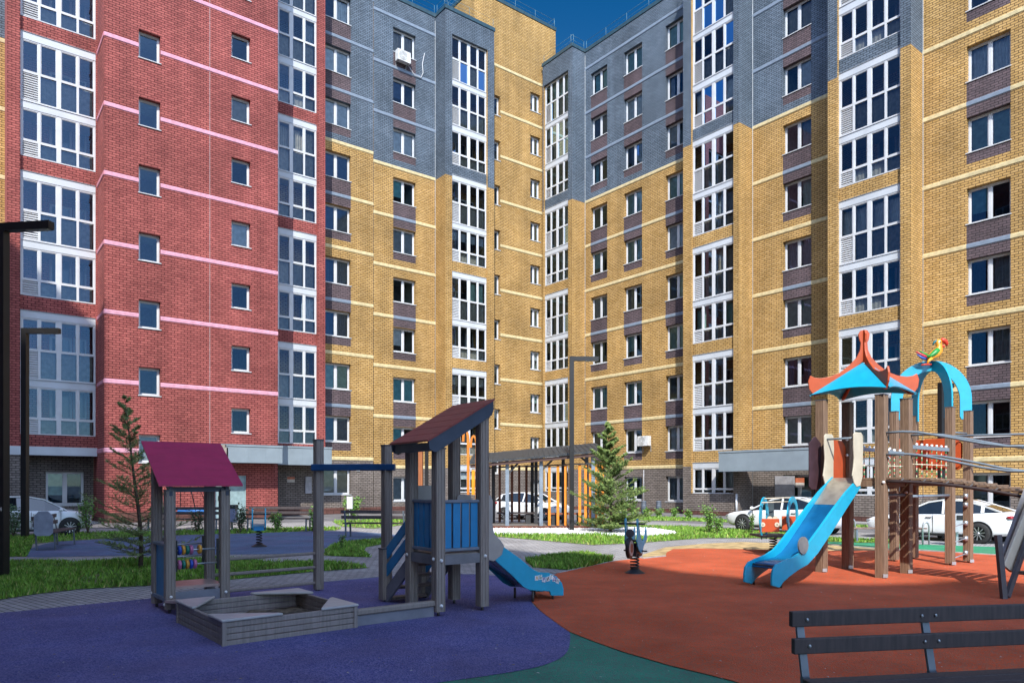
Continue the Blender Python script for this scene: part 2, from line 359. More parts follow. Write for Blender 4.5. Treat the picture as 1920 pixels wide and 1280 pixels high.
def bay_stack(root, t, c, s0, w, units, brickmat, cz=None, rec=.15):
    """units: list of (top, bottom, transom_from_top, louvre, spandrel_top or None). Interior shaft with slabs behind."""
    for (zt, zb, tr, lv) in units: glazing(root, t, c, s0, zb, w, zt-zb, tr, lv)
    # shaft: side walls, back wall with doors, slabs
    z0 = min(u[1] for u in units)-.05; z1 = max(u[0] for u in units)+.1; D = 1.25
    o = wall('loggia_back_wall', root, t, c, s0, s0+w, z0, z1, [brickmat], 0)
    o.location = o.location+ (D2 if t == 'L' else D1)*D
    for side in (0, 1):
        x = s0+(w if side else 0); me = bpy.data.meshes.new('loggia_side_wall')
        me.from_pydata([(x, .06, z0), (x, D, z0), (x, D, z1), (x, .06, z1)], [], [(0, 1, 2, 3)]); ul = me.uv_layers.new(name='UVMap')
        for k, uv in enumerate([(0, z0), (D, z0), (D, z1), (0, z1)]): ul.data[k].uv = uv
        me.materials.append(brickmat); so_ = bpy.data.objects.new('loggia_side_wall', me); COL.objects.link(so_)
        so_.location, rz = frame(t, c); so_.rotation_euler = (0, 0, rz); par(so_, root)
    sl = MB(); dr = MB(); dg = MB()
    for (zt, zb, tr, lv) in units:
        sl.box(s0, s0+w, .09, D, zb-.16, zb+.0); sl.box(s0, s0+w, .09, D, zt-.0, zt+.14)
        a = s0+w*.42; dr.box(a, a+.85, D-.03, D, zb, zb+2.1); dg.box(a+.1, a+.75, D-.035, D-.031, zb+.9, zb+2.0)
        dr.box(a+.9, a+1.4, D-.03, D, zb+.85, zb+2.1); dg.box(a+.97, a+1.33, D-.035, D-.031, zb+.92, zb+2.03)
    fbuild(sl, 'loggia_slab', M_IN, root, t, c); fbuild(dr, 'loggia_door', mat('door_frame_white', (.5, .5, .5), .5), root, t, c); fbuild(dg, 'loggia_door_glass', mat('dim_glass', (.02, .03, .04), .08), root, t, c)

def loggia_units(shift, lo=None, top=True):
    """floors of one loggia stack between brick strips, measured from the spandrel tops"""
    U = []; W_ = []     # glazings, white spandrels (z0,z1)
    for n in range(-1, 4):
        T = 2.82+5.8*n+shift
        if n == 0: pass
        if n >= 1:
            U += [(T-.33, T-2.88, 1.32, 1), (T-3.20, T-5.2, 1.32, 1)]; W_ += [(T-.33, T), (T-3.20, T-2.88)]
    T = 2.82+5.8*3+shift
    if top:
        U += [(T+8.26, T+5.68, 1.3, 1), (T+5.38, T+2.98, 1.25, 1), (T+2.62, T+.6, 1.32, 1)]; W_ += [(T+5.38, T+5.68), (T+2.62, T+2.98)]
    return U, W_
def spandrels(root, t, c, s0, w, W_):
    for a, b in W_:
        mb = MB(); mb.box(s0-.01, s0+w+.01, -.02, .10, a, b-.02)
        mb.add([(s0-.01, -.05, b-.02), (s0+w+.01, -.05, b-.02), (s0+w+.01, .1, b), (s0-.01, .1, b), (s0-.01, -.05, b-.03), (s0+w+.01, -.05, b-.03)], [(0, 1, 2, 3), (4, 5, 1, 0)])
        fbuild(mb, 'spandrel', M_WM, root, t, c)
ZT = 29.9
MATL = [M_Y, M_G, M_B, M_D, M_P, M_R]
def panels(s0, w, zb, ks=range(0, 9), short=(0, 2, 4, 6), mi=2):
    """brown brick panels over and under the windows of one column; sills at band+.98"""
    out = []
    for k in ks:
        b = zb+2.9*k; out.append((s0, s0+w, b+.98-(.46 if k in short else 1.6), b+.98, mi))
        if k not in short or k == 6: pass
    for k in ks:
        if k in short and (k+1 in ks): pass
    return out
# ================================================================== right wing
rw = empty('apartment_building', D1*31.6+D2*21, 0, 'long yellow brick wing with blue grey upper storeys, on the right of the courtyard', 'building')
ZB = 2.57
def rwall_part(c, v_far, v_near, zlo, cols, name='wall', yellow_base=False, grey_from=20.14, z1=ZT):
    s0, s1 = -v_far, -v_near
    rects = []; holes = []; alt = []
    if grey_from: rects.append((s0, s1, grey_from, z1, 1))
    if yellow_base: rects.append((s0, s1, 0, 1.18, 3))
    else: rects.append((s0, s1, 0, ZB, 3))
    for (va, w) in cols:
        for k in range(-1, 9):
            b = ZB+2.9*k; sx = -va; holes.append((sx, sx+w, b+.98, b+2.43))
            if k >= 0:
                full = (k in (1, 3, 5, 7, 8)); lo = b+.98-(1.47 if full else .46)
                r = (sx, sx+w, lo, b+.98, 2); rects.append(r)
                if full: alt.append(r)
    rects.append((s0, s1, 0, .22, 4))
    wall(name, rw, 'R', c, s0, s1, 0, z1, MATL, 0, rects, holes)
    zl = [ZB+2.9*k for k in range(0, 10)]
    # inside the grey storeys the course is grey too
    gz = [z for z in zl if z > grey_from] if grey_from else []
    bands(rw, 'R', c, s0, s1, [z for z in zl if z not in gz], M_C, holes, alt)
    if gz: bands(rw, 'R', c, s0, s1, gz, M_BG, holes, alt)
    for (va, w) in cols:
        for k in range(-1, 9): window(rw, 'R', c, -va, ZB+2.9*k+.98, w, 1.45)
UR = 32.75; UF = 31.6
rwall_part(UR, 34.06, 25.17, 0, [(33.53, 1.47), (30.62, 1.47), (27.35, 1.5)])
rwall_part(UR, 21.61, 16.95, 0, [(19.89, 1.5)])
rwall_part(UR, 13.35, 2.0, 0, [(11.67, 1.55), (6.9, 1.55)], yellow_base=True, grey_from=None)
def bay(root, t, c, s0, s1, o0, w, backdepth, side_s, grey=20.02, shift=0.0, basemat=3, basez=2.6, side=True, z1=ZT, mats=MATL, main=0, top=True, units=None, louvskip=False, overhang=None):
    U, W_ = loggia_units(shift, top=top)
    if units: U, W_ = units(U, W_)
    holes = [(o0, o0+w, min(u[1] for u in U), max(u[0] for u in U), .15)]
    # the opening is one tall shaft; brick strips between units are set back with the frames
    rects = [(s0, s1, 0, basez, basemat)]
    if grey: rects.append((s0, s1, grey, z1, 1))
    rects.append((s0, s1, 0, .22, 4))
    z0 = overhang or 0
    if overhang: rects = [r for r in rects if r[2] >= 1]
    wall('wall', root, t, c, s0, s1, z0, z1, mats, main, rects, holes, rev=.15)
    lo, hi = holes[0][2], holes[0][3]
    # recessed brick strips between the glazed units
    ends = sorted([(u[1], u[0]) for u in U]+list(W_)); 
    cur = lo
    for a, b in ends:
        if a-cur > .3:
            rr = [(o0, o0+w, grey, z1, 1)] if grey else []
            wo = wall('brick_strip', root, t, c, o0, o0+w, cur, a, mats, main, rr); wo.location = wo.location+(D2 if t == 'L' else D1)*.13
        cur = max(cur, b)
    n = D2 if t == 'L' else D1
    cc = c+.15
    for u in U: pass
    bay_stack(root, t, cc, o0, w, U, [M_R if main == 5 else M_Y][0])
    spandrels(root, t, cc, o0, w, W_)
    return U
def side_face(root, t, c, s0, s1, grey=20.02, yellow_base=False, z1=ZT, mats=MATL, main=0, basez=2.6, z0=0):
    rects = [(s0, s1, 0, 1.18 if yellow_base else basez, 3)]
    if main == 5: rects = []
    if grey: rects.append((s0, s1, grey, z1, 1))
    if z0 == 0: rects.append((s0, s1, 0, .22, 4))
    return wall('wall', root, t, c, s0, s1, z0, z1, mats, main, rects)
def low_unit(zt, zb):
    return lambda U, W_: (U+[(zt, zb, zt-zb-.12, 0)], W_+[(zt, zt+.33)])
gl0 = lambda U, W_: (U+[(2.49, 1.15, 1.1, 0)], W_+[(2.49, 2.82)])
bay(rw, 'R', UF, -36.99, -34.07, -36.9, 2.45, 1.2, None, units=gl0)
side_face(rw, 'L', 34.06, UF, UR)
bay(rw, 'R', UF, -25.17, -21.61, -24.63, 2.66, 1.2, None, units=gl0)
side_face(rw, 'L', 21.61, UF, UR)
side_face(rw, 'R', UF, -25.18, -25.17) if False else None
bay(rw, 'R', UF, -16.95, -13.35, -16.5, 2.73, 1.2, None, units=gl0, basez=1.18)
side_face(rw, 'L', 13.35, UF, UR, yellow_base=True)
# far-side cheeks of the bays (seen only from the other side), roof, parapet flashing and railing
mb = MB()
for v0, v1, u0 in ((2.0, 13.35, UR), (13.35, 16.95, UF), (16.95, 21.61, UR), (21.61, 25.17, UF), (25.17, 34.06, UR), (34.06, 36.99, UF)):
    mb.box(-v1, -v0, u0-UF+.16, 14, ZT-.05, ZT)
fbuild(mb, 'roof', mat('roof_felt', (.06, .06, .065), .9), rw, 'R', UF)
def edge_path(root, pts, z, railing=True):
    """flashing strip and thin railing along a parapet; pts are (u,v) corners"""
    P = [D1*a+D2*b for a, b in pts]; fl = MB(); rl = MB(); up = Vector((0, 0, 1))
    for a, b in zip(P, P[1:]):
        d = (b-a).normalized(); n = Vector((d.y, -d.x, 0)); a2 = a-d*.05; b2 = b+d*.05
        fl.bar(a2-n*.06+up*(z+.05), b2-n*.06+up*(z+.05), .2, .22)
        if railing:
            L = (b-a).length; k = max(1, int(L/1.5))
            for i in range(k+1):
                p = a+(b-a)*(i/k)-n*.12; rl.tube([p+up*(z+.1), p+up*(z+.75)], .012, 5)
            rl.tube([a-n*.12+up*(z+.75), b-n*.12+up*(z+.75)], .01, 5); rl.tube([a-n*.12+up*(z+.45), b-n*.12+up*(z+.45)], .008, 5)
    o = fl.build('parapet_flashing', M_FL, root)
    if railing: rl.build('roof_railing', mat('rail_teal', (.10, .20, .24), .5), root)
edge_path(rw, [(UF, 36.99), (UF, 34.06), (UR, 34.06), (UR, 25.17), (UF, 25.17), (UF, 21.61), (UR, 21.61), (UR, 16.95), (UF, 16.95), (UF, 13.35), (UR, 13.35), (UR, 2.0)], ZT)
for v in (25.17, 16.95):       # cheeks facing away from the street
    m2 = MB(); m2.box(UF, UR, -.001, 0, 0, ZT); fbuild(m2, 'bay_cheek', mat('cheek_grey', (.12, .15, .2), .8), rw, 'L', v)
# ================================================================== left part: yellow/grey section with bay B
la = empty('apartment_building', D1*20+D2*37.07, 0, 'yellow and blue grey section between the red block and the stair tower', 'building')
VA = 37.07; VB = 35.95
def lwall(root, c, s0, s1, shift, cols, grey_from, basez, z1=ZT, name='wall', main=0, kmax=9):
    rects = []; holes = []; alt = []
    zb0 = ZB+shift
    if grey_from: rects.append((s0, s1, grey_from, z1, 1))
    rects.append((s0, s1, 0, basez, 3))
    for (sa, w) in cols:
        for k in range(-1, kmax):
            b = zb0+2.9*k; holes.append((sa, sa+w, b+.98, b+2.4))
            if k >= 0:
                full = (k in (1, 3, 5, 7, 8)); lo = b+.98-(1.47 if full else .46); r = (sa, sa+w, lo, b+.98, 2)
                rects.append(r)
                if full: alt.append(r)
    rects.append((s0, s1, 0, .35, 4))
    wall(name, root, 'L', c, s0, s1, 0, z1, MATL, main, rects, holes)
    zl = [zb0+2.9*k for k in range(0, 10) if zb0+2.9*k < z1-.5]; gz = [z for z in zl if grey_from and z > grey_from]
    bands(root, 'L', c, s0, s1, [z for z in zl if z not in gz], M_C, holes, alt)
    if gz: bands(root, 'L', c, s0, s1, gz, M_BG, holes, alt)
    for (sa, w) in cols:
        for k in range(-1, kmax): window(root, 'L', c, sa, zb0+2.9*k+.98, w, 1.42)
SH = .42
lwall(la, VA, 12.5, 19.0, SH, [(16.0, 1.62)], 20.56, 3.0)
lwall(la, VA, 19.0, 23.15, 0, [(20.28, 1.5)], 20.14, 2.57)
bay(la, 'L', VB, 23.15, 26.75, 23.62, 2.62, 1.2, None, units=gl0)
side_face(la, 'R', 23.15, -VA, -VB)
m2 = MB(); m2.box(-37.3, -VB, -.001, 0, 0, ZT); fbuild(m2, 'bay_cheek', mat('cheek_grey', (.12, .15, .2), .8), la, 'R', 26.75)
mb = MB(); mb.box(12.5, 23.15, 0, 12, ZT-.05, ZT); mb.box(23.15, 26.75, -1.0, 12, ZT-.05, ZT); fbuild(mb, 'roof', MATS['roof_felt'], la, 'L', VA)
edge_path(la, [(12.5, VA), (23.15, VA), (23.15, VB), (26.75, VB)], ZT)
# ================================================================== stair tower
stt = empty('stair_tower', D1*29.5+D2*37.3, 0, 'tall plain yellow brick stair tower in the inner corner, rising above the roofs', 'tower')
VT = 37.25; ZTT = 33.0
holes = []
for k in range(-1, 9):
    b = ZB+2.9*k
    holes.append((30.74, 31.62, b+.99, b+2.25)); holes.append((27.2, 28.2, b-.25, b+1.02)) if k >= 0 else None
wall('wall', stt, 'L', VT, 26.1, 33.0, 0, ZTT, MATL, 0, [(26.1, 33, 0, ZB, 3), (26.1, 33, 0, .35, 4)], holes)
bands(stt, 'L', VT, 26.1, 33.0, [ZB+2.9*k for k in range(0, 10)], M_C, holes)
for (a, b_, c_, d_) in holes: window(stt, 'L', VT, a, c_, b_-a, d_-c_, True, random.choice([None, None, 'top', 'sides']))
wall('wall', stt, 'R', 26.1, -50, -VT, 20, ZTT, MATL, 0); wall('wall', stt, 'R', 33.0, -50, -VT, 20, ZTT, MATL, 0)
mb = MB(); mb.box(26.1, 33.0, .05, 12, ZTT-.05, ZTT); fbuild(mb, 'roof', MATS['roof_felt'], stt, 'L', VT)
edge_path(stt, [(26.1, 45), (26.1, VT), (33.0, VT), (33.0, 45)], ZTT)
# ================================================================== red block
rb = empty('apartment_building', D1*9+D2*34.17, 0, 'red brick block with pink bands and small square windows', 'building')
VR = 34.17; ZRT = 33.0
zr0 = 3.0; holes = []
for k in range(0, 10):
    z = zr0+2.9*k
    holes.append((6.40, 7.26, z-.42, z+.78)); holes.append((10.28, 11.15, z+1.02, z+2.17))
doorh = (9.55, 10.95, 0, 2.05)
wall('wall', rb, 'L', VR, 5.10, 12.45, 0, ZRT, MATL, 5, [(5.1, 12.45, 0, .45, 4)], holes+[doorh])
bands(rb, 'L', VR, 5.10, 12.45, [zr0+2.9*k for k in range(0, 10)], M_PK, holes)
bands(rb, 'R', 5.10, -VB, -VR, [zr0+2.9*k for k in range(0, 10)], mat('pink_dull', (.55, .22, .27), .8))
for (a, b_, c_, d_) in holes: window(rb, 'L', VR, a, c_, b_-a, d_-c_, False)
dm = MB(); dm.box(9.55, 10.95, .1, .14, 0, 2.05); dm.box(9.55, 9.6, .06, .1, 0, 2.05); dm.box(10.9, 10.95, .06, .1, 0, 2.05); dm.box(10.24, 10.26, .095, .1, 0, 2.05)
dr_ = fbuild(dm, 'door', mat('pale_teal_door', (.27, .38, .40), .5), rb, 'L', VR)
hm = MB(); hm.box(9.72, 9.84, .03, .1, .98, 1.0); hm.box(9.70, 9.73, .04, .1, .9, 1.1); fbuild(hm, 'handle', mat('black_metal', (.02, .02, .02), .4), dr_, 'L', VR)
sm_ = MB(); sm_.box(9.31, 9.325, -.012, 0, 0, 30); fbuild(sm_, 'expansion_joint', mat('joint_grey', (.5, .42, .42), .7), rb, 'L', VR)
side_face(rb, 'R', 5.10, -VA, -VR, grey=None, main=5, z1=ZRT, z0=0)
wall('wall', rb, 'R', 12.45, -VA, -VR, 0, ZRT, MATL, 5)
bay(rb, 'L', VB, 1.86, 5.10, 2.31, 2.74, 1.2, None, grey=None, shift=.3, main=5, z1=ZRT, overhang=2.86)
bay(rb, 'L', VB, 12.45, 15.63, 12.5, 2.7, 1.2, None, grey=None, shift=.3, main=5, z1=ZRT, overhang=2.86)
m2 = MB(); m2.box(-VA, -VB, -.001, 0, 2.86, ZRT); fbuild(m2, 'bay_cheek', mat('cheek_red', (.3, .08, .08), .8), rb, 'R', 15.63)
m2 = MB(); m2.box(-VA-2, -VB, -.001, 0, 0, ZRT); fbuild(m2, 'bay_cheek', MATS['cheek_red'], rb, 'R', 1.86)
mb = MB(); mb.box(1.86, 5.1, 1.8, 12, ZRT-.05, ZRT); mb.box(5.1, 12.45, 0, 12, ZRT-.05, ZRT); mb.box(12.45, 15.63, 1.8, 12, ZRT-.05, ZRT)
for a, b_ in ((1.86, 5.1), (12.45, 15.63)): mb.box(a, b_, 1.79, 2.95, 2.86, 2.9)
fbuild(mb, 'roof', MATS['roof_felt'], rb, 'L', VR)
for a, b_ in ((1.92, 5.09), (12.47, 15.6)): mb = MB(); mb.box(a, b_, -.05, .1, 2.86, 3.22); fbuild(mb, 'spandrel', M_WM, rb, 'L', VB)
# recessed ground storey under the left bay, with its window, and the corner strip
wh = (3.3, 4.75, .72, 2.2)
wall('wall', rb, 'L', VA, 1.0, 5.1, 0, 2.9, MATL, 3, [(1, 5.1, 0, .3, 4)], [wh]); window(rb, 'L', VA, 3.3, .72, 1.45, 1.48, True, 'halfL')
wall('wall', rb, 'L', VB+.0, 1.2, 2.31, 0, 2.86, MATL, 3, [(1.2, 2.31, 0, .3, 4)])
# ================================================================== yellow section at the far left
fl_ = empty('apartment_building', D1*0+D2*37.4, 0, 'sliver of yellow brick section at the left edge, beyond the red block', 'building')
VL = 37.4
wall('wall', fl_, 'L', VL, -12, 1.86, 0, ZT, MATL, 0, [(-12, 1.86, 20.6, ZT, 1), (-12, 1.86, 0, 3.0, 3), (-12, 1.86, 0, .3, 4)])
bands(fl_, 'L', VL, -12, 1.86, [3.0+2.9*k for k in range(0, 7)], M_C)
mb = MB(); mb.box(-12, 1.86, 0, 12, ZT-.05, ZT); fbuild(mb, 'roof', MATS['roof_felt'], fl_, 'L', VL)
# ================================================================== canopies, doors, signs and fittings on the facades
def canopy_part(root, t, c, s0, s1, proj, z0, z1):
    mb = MB(); mb.box(s0, s1, -proj, 0, z0, z1)
    for i in range(1, int((s1-s0)/.9)+1):
        x = s0+(s1-s0)*i/(int((s1-s0)/.9)+1); mb.box(x-.006, x+.006, -proj-.004, -proj, z0+.01, z1-.09)
    o = fbuild(mb, 'canopy', M_CAN, root, t, c)
    m2 = MB(); m2.box(s0-.02, s1+.02, -proj-.025, 0, z1-.07, z1+.02); fbuild(m2, 'canopy_flashing', M_CAN, o, t, c); return o
canopy_part(rb, 'L', VR, 9.15, 12.3, 1.0, 2.62, 3.42)
canopy_part(la, 'L', VB, 12.6, 15.75, .55, 2.62, 3.55)
canopy_part(rw, 'R', UF, -22.1, -16.9, 1.05, 2.28, 3.28)
DKD = mat('dark_door', (.035, .035, .04), .35)
def ent_door(root, t, c, s0, w, h, col=DKD):
    f = MB(); f.box(s0, s0+w, -.03, 0, 0, h); d = fbuild(f, 'entrance_door', col, root, t, c)
    q = MB(); q.box(s0+.12, s0+w*.46, -.04, -.03, .9, h-.5); q.box(s0+w*.54, s0+w-.12, -.04, -.03, .2, h-.5); q.box(s0+.12, s0+w-.12, -.04, -.03, h-.4, h-.1)
    fbuild(q, 'door_glass', MATS['dim_glass'], d, t, c)
    k = MB(); k.tube([(s0+w*.5, -.1, .9), (s0+w*.5, -.1, 1.4)], .015, 6); k.box(s0+w*.5-.01, s0+w*.5+.01, -.1, -.03, .95, .97); fbuild(k, 'handle', mat('steel', (.5, .5, .52), .3, 1.0), d, t, c)
ent_door(la, 'L', VA, 12.75, .8, 2.25); ent_door(rw, 'R', UR, -18.35, 1.25, 2.25)
pm = MB(); pm.box(0, 1.05, -.05, 0, 0, 1.3); pl = fbuild(pm, 'info_board', mat('board_grey', (.34, .34, .37), .4), rw, 'R', UR); pl.location += Vector((0, 0, .75))+(-D2)*(-20.3)
ob = MB(); ob.box(-19.2, -18.75, -.03, 0, 1.72, 1.95); fbuild(ob, 'address_plate', mat('plate_orange', (.55, .16, .08), .5), rw, 'R', UR)
ob = MB(); ob.box(-19.2, -18.75, -.03, 0, 1.5, 1.72); fbuild(ob, 'address_plate', mat('plate_white', (.6, .55, .5), .5), rw, 'R', UR)
ob = MB(); ob.box(-18.3, -17.75, -.035, 0, 2.3, 2.62); fbuild(ob, 'address_plate', mat('plate_brown', (.26, .12, .09), .5), rw, 'R', UR)
ob = MB(); ob.lathe([(.09, 0), (.09, .01), (0, .01)], 14, Matrix.Translation((-17.45, -.05, 1.25)) @ Matrix.Rotation(R(90), 4, 'X')); fbuild(ob, 'door_sticker', mat('yellow_dot', (.8, .5, .03), .5), rw, 'R', UR)
ob = MB(); ob.box(14.0, 14.4, -.03, 0, 1.9, 2.02); fbuild(ob, 'address_plate', MATS['plate_orange'], la, 'L', VA)
ob = MB(); ob.box(14.0, 14.4, -.03, 0, 1.74, 1.9); fbuild(ob, 'address_plate', MATS['plate_white'], la, 'L', VA)
ob = MB(); ob.box(14.95, 15.3, -.12, 0, 1.15, 2.05); fbuild(ob, 'post_box', mat('pale_grey_metal', (.42, .42, .46), .5), la, 'L', VA)
for s in (17.95, 18.07):
    ob = MB(); ob.box(s, s+.07, -.06, 0, 2.38, 2.46); fbuild(ob, 'sensor', M_W, la, 'L', VA)
# drain pipes and joints
def vpipe(root, t, c, s, z0, z1, r, col, nm='drain_pipe', off=.05):
    mb = MB(); mb.tube([(s, -off, z0), (s, -off, z1)], r, 8); fbuild(mb, nm, col, root, t, c)
PW = mat('pipe_white', (.6, .62, .66), .4)
vpipe(rw, 'R', UF, -21.75, .1, 1.15, .055, PW); vpipe(rw, 'R', UR, -29.0, .1, 2.5, .015, PW, 'cable_duct', .02)
vpipe(rw, 'R', UR, -14.9+.6, .1, 12, .03, PW) if False else None
vpipe(la, 'L', VA, 23.12, .3, 29.6, .012, mat('joint_white', (.45, .48, .5), .6), 'expansion_joint', .02)
vpipe(la, 'L', VA, 19.0, .3, 29.6, .014, mat('joint_dark', (.12, .09, .06), .7), 'expansion_joint', .0)
vpipe(rw, 'L', 34.06, UR-.02, .3, 29.6, .012, MATS['joint_white'], 'expansion_joint', .02)
vpipe(rw, 'L', 21.61, UR-.02, .3, 29.6, .012, MATS['joint_white'], 'expansion_joint', .02)
vpipe(rw, 'L', 13.35, UR-.02, .3, 29.6, .012, MATS['joint_white'], 'expansion_joint', .02)
# air conditioners hang on the walls: things of their own
def ac(t, c, s, z, w, label):
    loc, rz = frame(t, c); ex = Vector((cos(rz), sin(rz), 0)); t0 = empty('air_conditioner', loc+ex*s+Vector((0, 0, z)), rz, label, 'air conditioner')
    b = MB(); b.box(0, w, -.42, -.12, 0, w*.72); bb = b.mesh('casing', mat('ac_white', (.66, .67, .66), .5)); inst('casing', bb, t0, (0, 0, 0))
    f = MB(); M = Matrix.Translation((w*.42, -.42, w*.36)) @ Matrix.Rotation(R(90), 4, 'X')
    for r_ in (.29, .22, .15, .08): f.torus((w*.42, -.424, w*.36), (0, 1, 0), w*r_, .008, 20, 5)
    inst('fan_grille', f.mesh('fan_grille', mat('grille_grey', (.2, .2, .2), .6)), t0, (0, 0, 0))
    for x in (.08, w-.12): k = MB(); k.box(x, x+.04, -.42, 0, -.03, 0); k.box(x, x+.04, -.03, 0, -.35, -.031); inst('bracket', k.mesh('bracket', mat('bracket_grey', (.3, .3, .3), .5)), t0, (0, 0, 0))
    return t0
a1 = ac('L', VA, 20.35, 26.15, .85, 'white outdoor air conditioner under a window high on the blue grey wall')
hmb = MB(); hmb.tube([(.8, -.15, .05), (1.3, -.08, -.35), (1.75, -.06, -.35), (1.9, -.06, .0), (1.85, -.06, .5), (2.0, -.06, 1.2)], .02, 8)
inst('hose', hmb.mesh('hose', M_W), a1, (0, 0, 0))
ac('R', UR, -29.15, 3.92, .8, 'white air conditioner beside a window low on the yellow brick wall')

# ================================================================== courtyard ground, laid as sheets
def sheet(name, pts, z, m, kind='structure', world=False):
    mb = MB(); P = [(p[0], p[1], z) if world else tuple(g(p[0], p[1])[:2])+(z,) for p in pts]
    mb.add(P, [tuple(range(len(P)))]); o = mb.build(name, m)
    bm = bmesh.new(); bm.from_mesh(o.data); bmesh.ops.triangulate(bm, faces=bm.faces, ngon_method='EAR_CLIP'); bmesh.ops.recalc_face_normals(bm, faces=bm.faces)
    for f in bm.faces:
        if f.normal.z < 0: f.normal_flip()
    bm.to_mesh(o.data); bm.free(); return tag(o, kind=kind)
def smooth(pts, k=4):
    out = []; n = len(pts)
    for i in range(n):
        p0, p1, p2, p3 = pts[i-1], pts[i], pts[(i+1) % n], pts[(i+2) % n]
        for j in range(k):
            t = j/k; out.append(tuple(.5*((2*p1[a])+(-p0[a]+p2[a])*t+(2*p0[a]-5*p1[a]+4*p2[a]-p3[a])*t*t+(-p0[a]+3*p1[a]-3*p2[a]+p3[a])*t*t*t) for a in (0, 1)))
    return out
def rubber(name, c, c2, dirt=(.16, .14, .13)):
    m = bpy.data.materials.new(name); n, l = nt(m); b = n['Principled BSDF']; b.inputs['Roughness'].default_value = .85; b.inputs['Specular IOR Level'].default_value = .3
    tc = n.new('ShaderNodeTexCoord'); v = n.new('ShaderNodeTexVoronoi'); v.inputs['Scale'].default_value = 75
    l.new(tc.outputs['Object'], v.inputs['Vector']); mx = n.new('ShaderNodeMix'); mx.data_type = 'RGBA'
    sp = n.new('ShaderNodeSeparateColor'); l.new(v.outputs['Color'], sp.inputs[0])
    mx.inputs[6].default_value = (*c, 1); mx.inputs[7].default_value = (*c2, 1); l.new(sp.outputs[0], mx.inputs[0])
    no = n.new('ShaderNodeTexNoise'); no.inputs['Scale'].default_value = .55; no.inputs['Detail'].default_value = 7; no.inputs['Roughness'].default_value = .62
    l.new(tc.outputs['Object'], no.inputs['Vector']); mr = n.new('ShaderNodeMapRange'); mr.inputs[1].default_value = .46; mr.inputs[2].default_value = .74; mr.inputs[4].default_value = .75
    l.new(no.outputs[0], mr.inputs[0]); m2 = n.new('ShaderNodeMix'); m2.data_type = 'RGBA'; l.new(mr.outputs[0], m2.inputs[0]); l.new(mx.outputs[2], m2.inputs[6]); m2.inputs[7].default_value = (*[(a+d)/2 for a, d in zip(c, dirt)], 1)
    nb = n.new('ShaderNodeTexNoise'); nb.inputs['Scale'].default_value = .9; nb.inputs['Detail'].default_value = 9; nb.inputs['Roughness'].default_value = .7; l.new(tc.outputs['Object'], nb.inputs['Vector'])
    rb2 = n.new('ShaderNodeMapRange'); rb2.inputs[1].default_value = .3; rb2.inputs[2].default_value = .7; rb2.inputs[3].default_value = .72; rb2.inputs[4].default_value = 1.22; l.new(nb.outputs[0], rb2.inputs[0])
    sv = n.new('ShaderNodeVectorMath'); sv.operation = 'SCALE'; l.new(m2.outputs[2], sv.inputs[0]); l.new(rb2.outputs[0], sv.inputs['Scale'])
    l.new(sv.outputs[0], b.inputs['Base Color']); bp = n.new('ShaderNodeBump'); bp.inputs['Strength'].default_value = .9; bp.inputs['Distance'].default_value = .01
    l.new(v.outputs['Distance'], bp.inputs['Height']); l.new(bp.outputs[0], b.inputs['Normal']); MATS[name] = m; return m
def paver(name, c1, c2, w, h, rot=.66):
    m = bpy.data.materials.new(name); n, l = nt(m); b = n['Principled BSDF']; b.inputs['Roughness'].default_value = .85
    tc = n.new('ShaderNodeTexCoord'); mp = n.new('ShaderNodeMapping'); mp.inputs['Rotation'].default_value = (0, 0, rot); l.new(tc.outputs['Object'], mp.inputs[0])
    br = n.new('ShaderNodeTexBrick'); br.inputs['Scale'].default_value = 1; br.inputs['Brick Width'].default_value = w; br.inputs['Row Height'].default_value = h; br.inputs['Mortar Size'].default_value = .008
    br.inputs['Color1'].default_value = (*c1, 1); br.inputs['Color2'].default_value = (*c2, 1); br.inputs['Mortar'].default_value = (.07, .068, .065, 1); l.new(mp.outputs[0], br.inputs['Vector'])
    no = n.new('ShaderNodeTexNoise'); no.inputs['Scale'].default_value = .8; no.inputs['Detail'].default_value = 8; l.new(tc.outputs['Object'], no.inputs['Vector'])
    mr = n.new('ShaderNodeMapRange'); mr.inputs[1].default_value = .3; mr.inputs[2].default_value = .7; mr.inputs[3].default_value = .7; mr.inputs[4].default_value = 1.15; l.new(no.outputs[0], mr.inputs[0])
    vm = n.new('ShaderNodeVectorMath'); vm.operation = 'SCALE'; l.new(br.outputs[0], vm.inputs[0]); l.new(mr.outputs[0], vm.inputs['Scale']); l.new(vm.outputs[0], b.inputs['Base Color'])
    bp = n.new('ShaderNodeBump'); bp.invert = True; bp.inputs['Strength'].default_value = .5; bp.inputs['Distance'].default_value = .008; l.new(br.outputs['Fac'], bp.inputs['Height']); l.new(bp.outputs[0], b.inputs['Normal'])
    MATS[name] = m; return m
soil = mat('lawn_soil', (.10, .17, .035), .95, var=.5, scale=3, col2=(.16, .13, .075), bump=.5, bscale=30)
PAV = paver('grey_pavers', (.42, .405, .40), (.33, .32, .325), .2, .1)
sheet('pavement', [(-30, 3), (30, 3), (30, 33), (-30, 33)], .004, PAV, world=True)
sheet('road', [tuple(D1*a+D2*b)[:2] for a, b in ((24.5, 0), (30.2, 0), (30.2, 34.5), (-14, 34.5), (-14, 30.2), (24.5, 30.2))], .008, mats_road := mat('road_asphalt', (.16, .155, .16), .9, var=.2, scale=1.5, bump=.3, bscale=90), world=True)
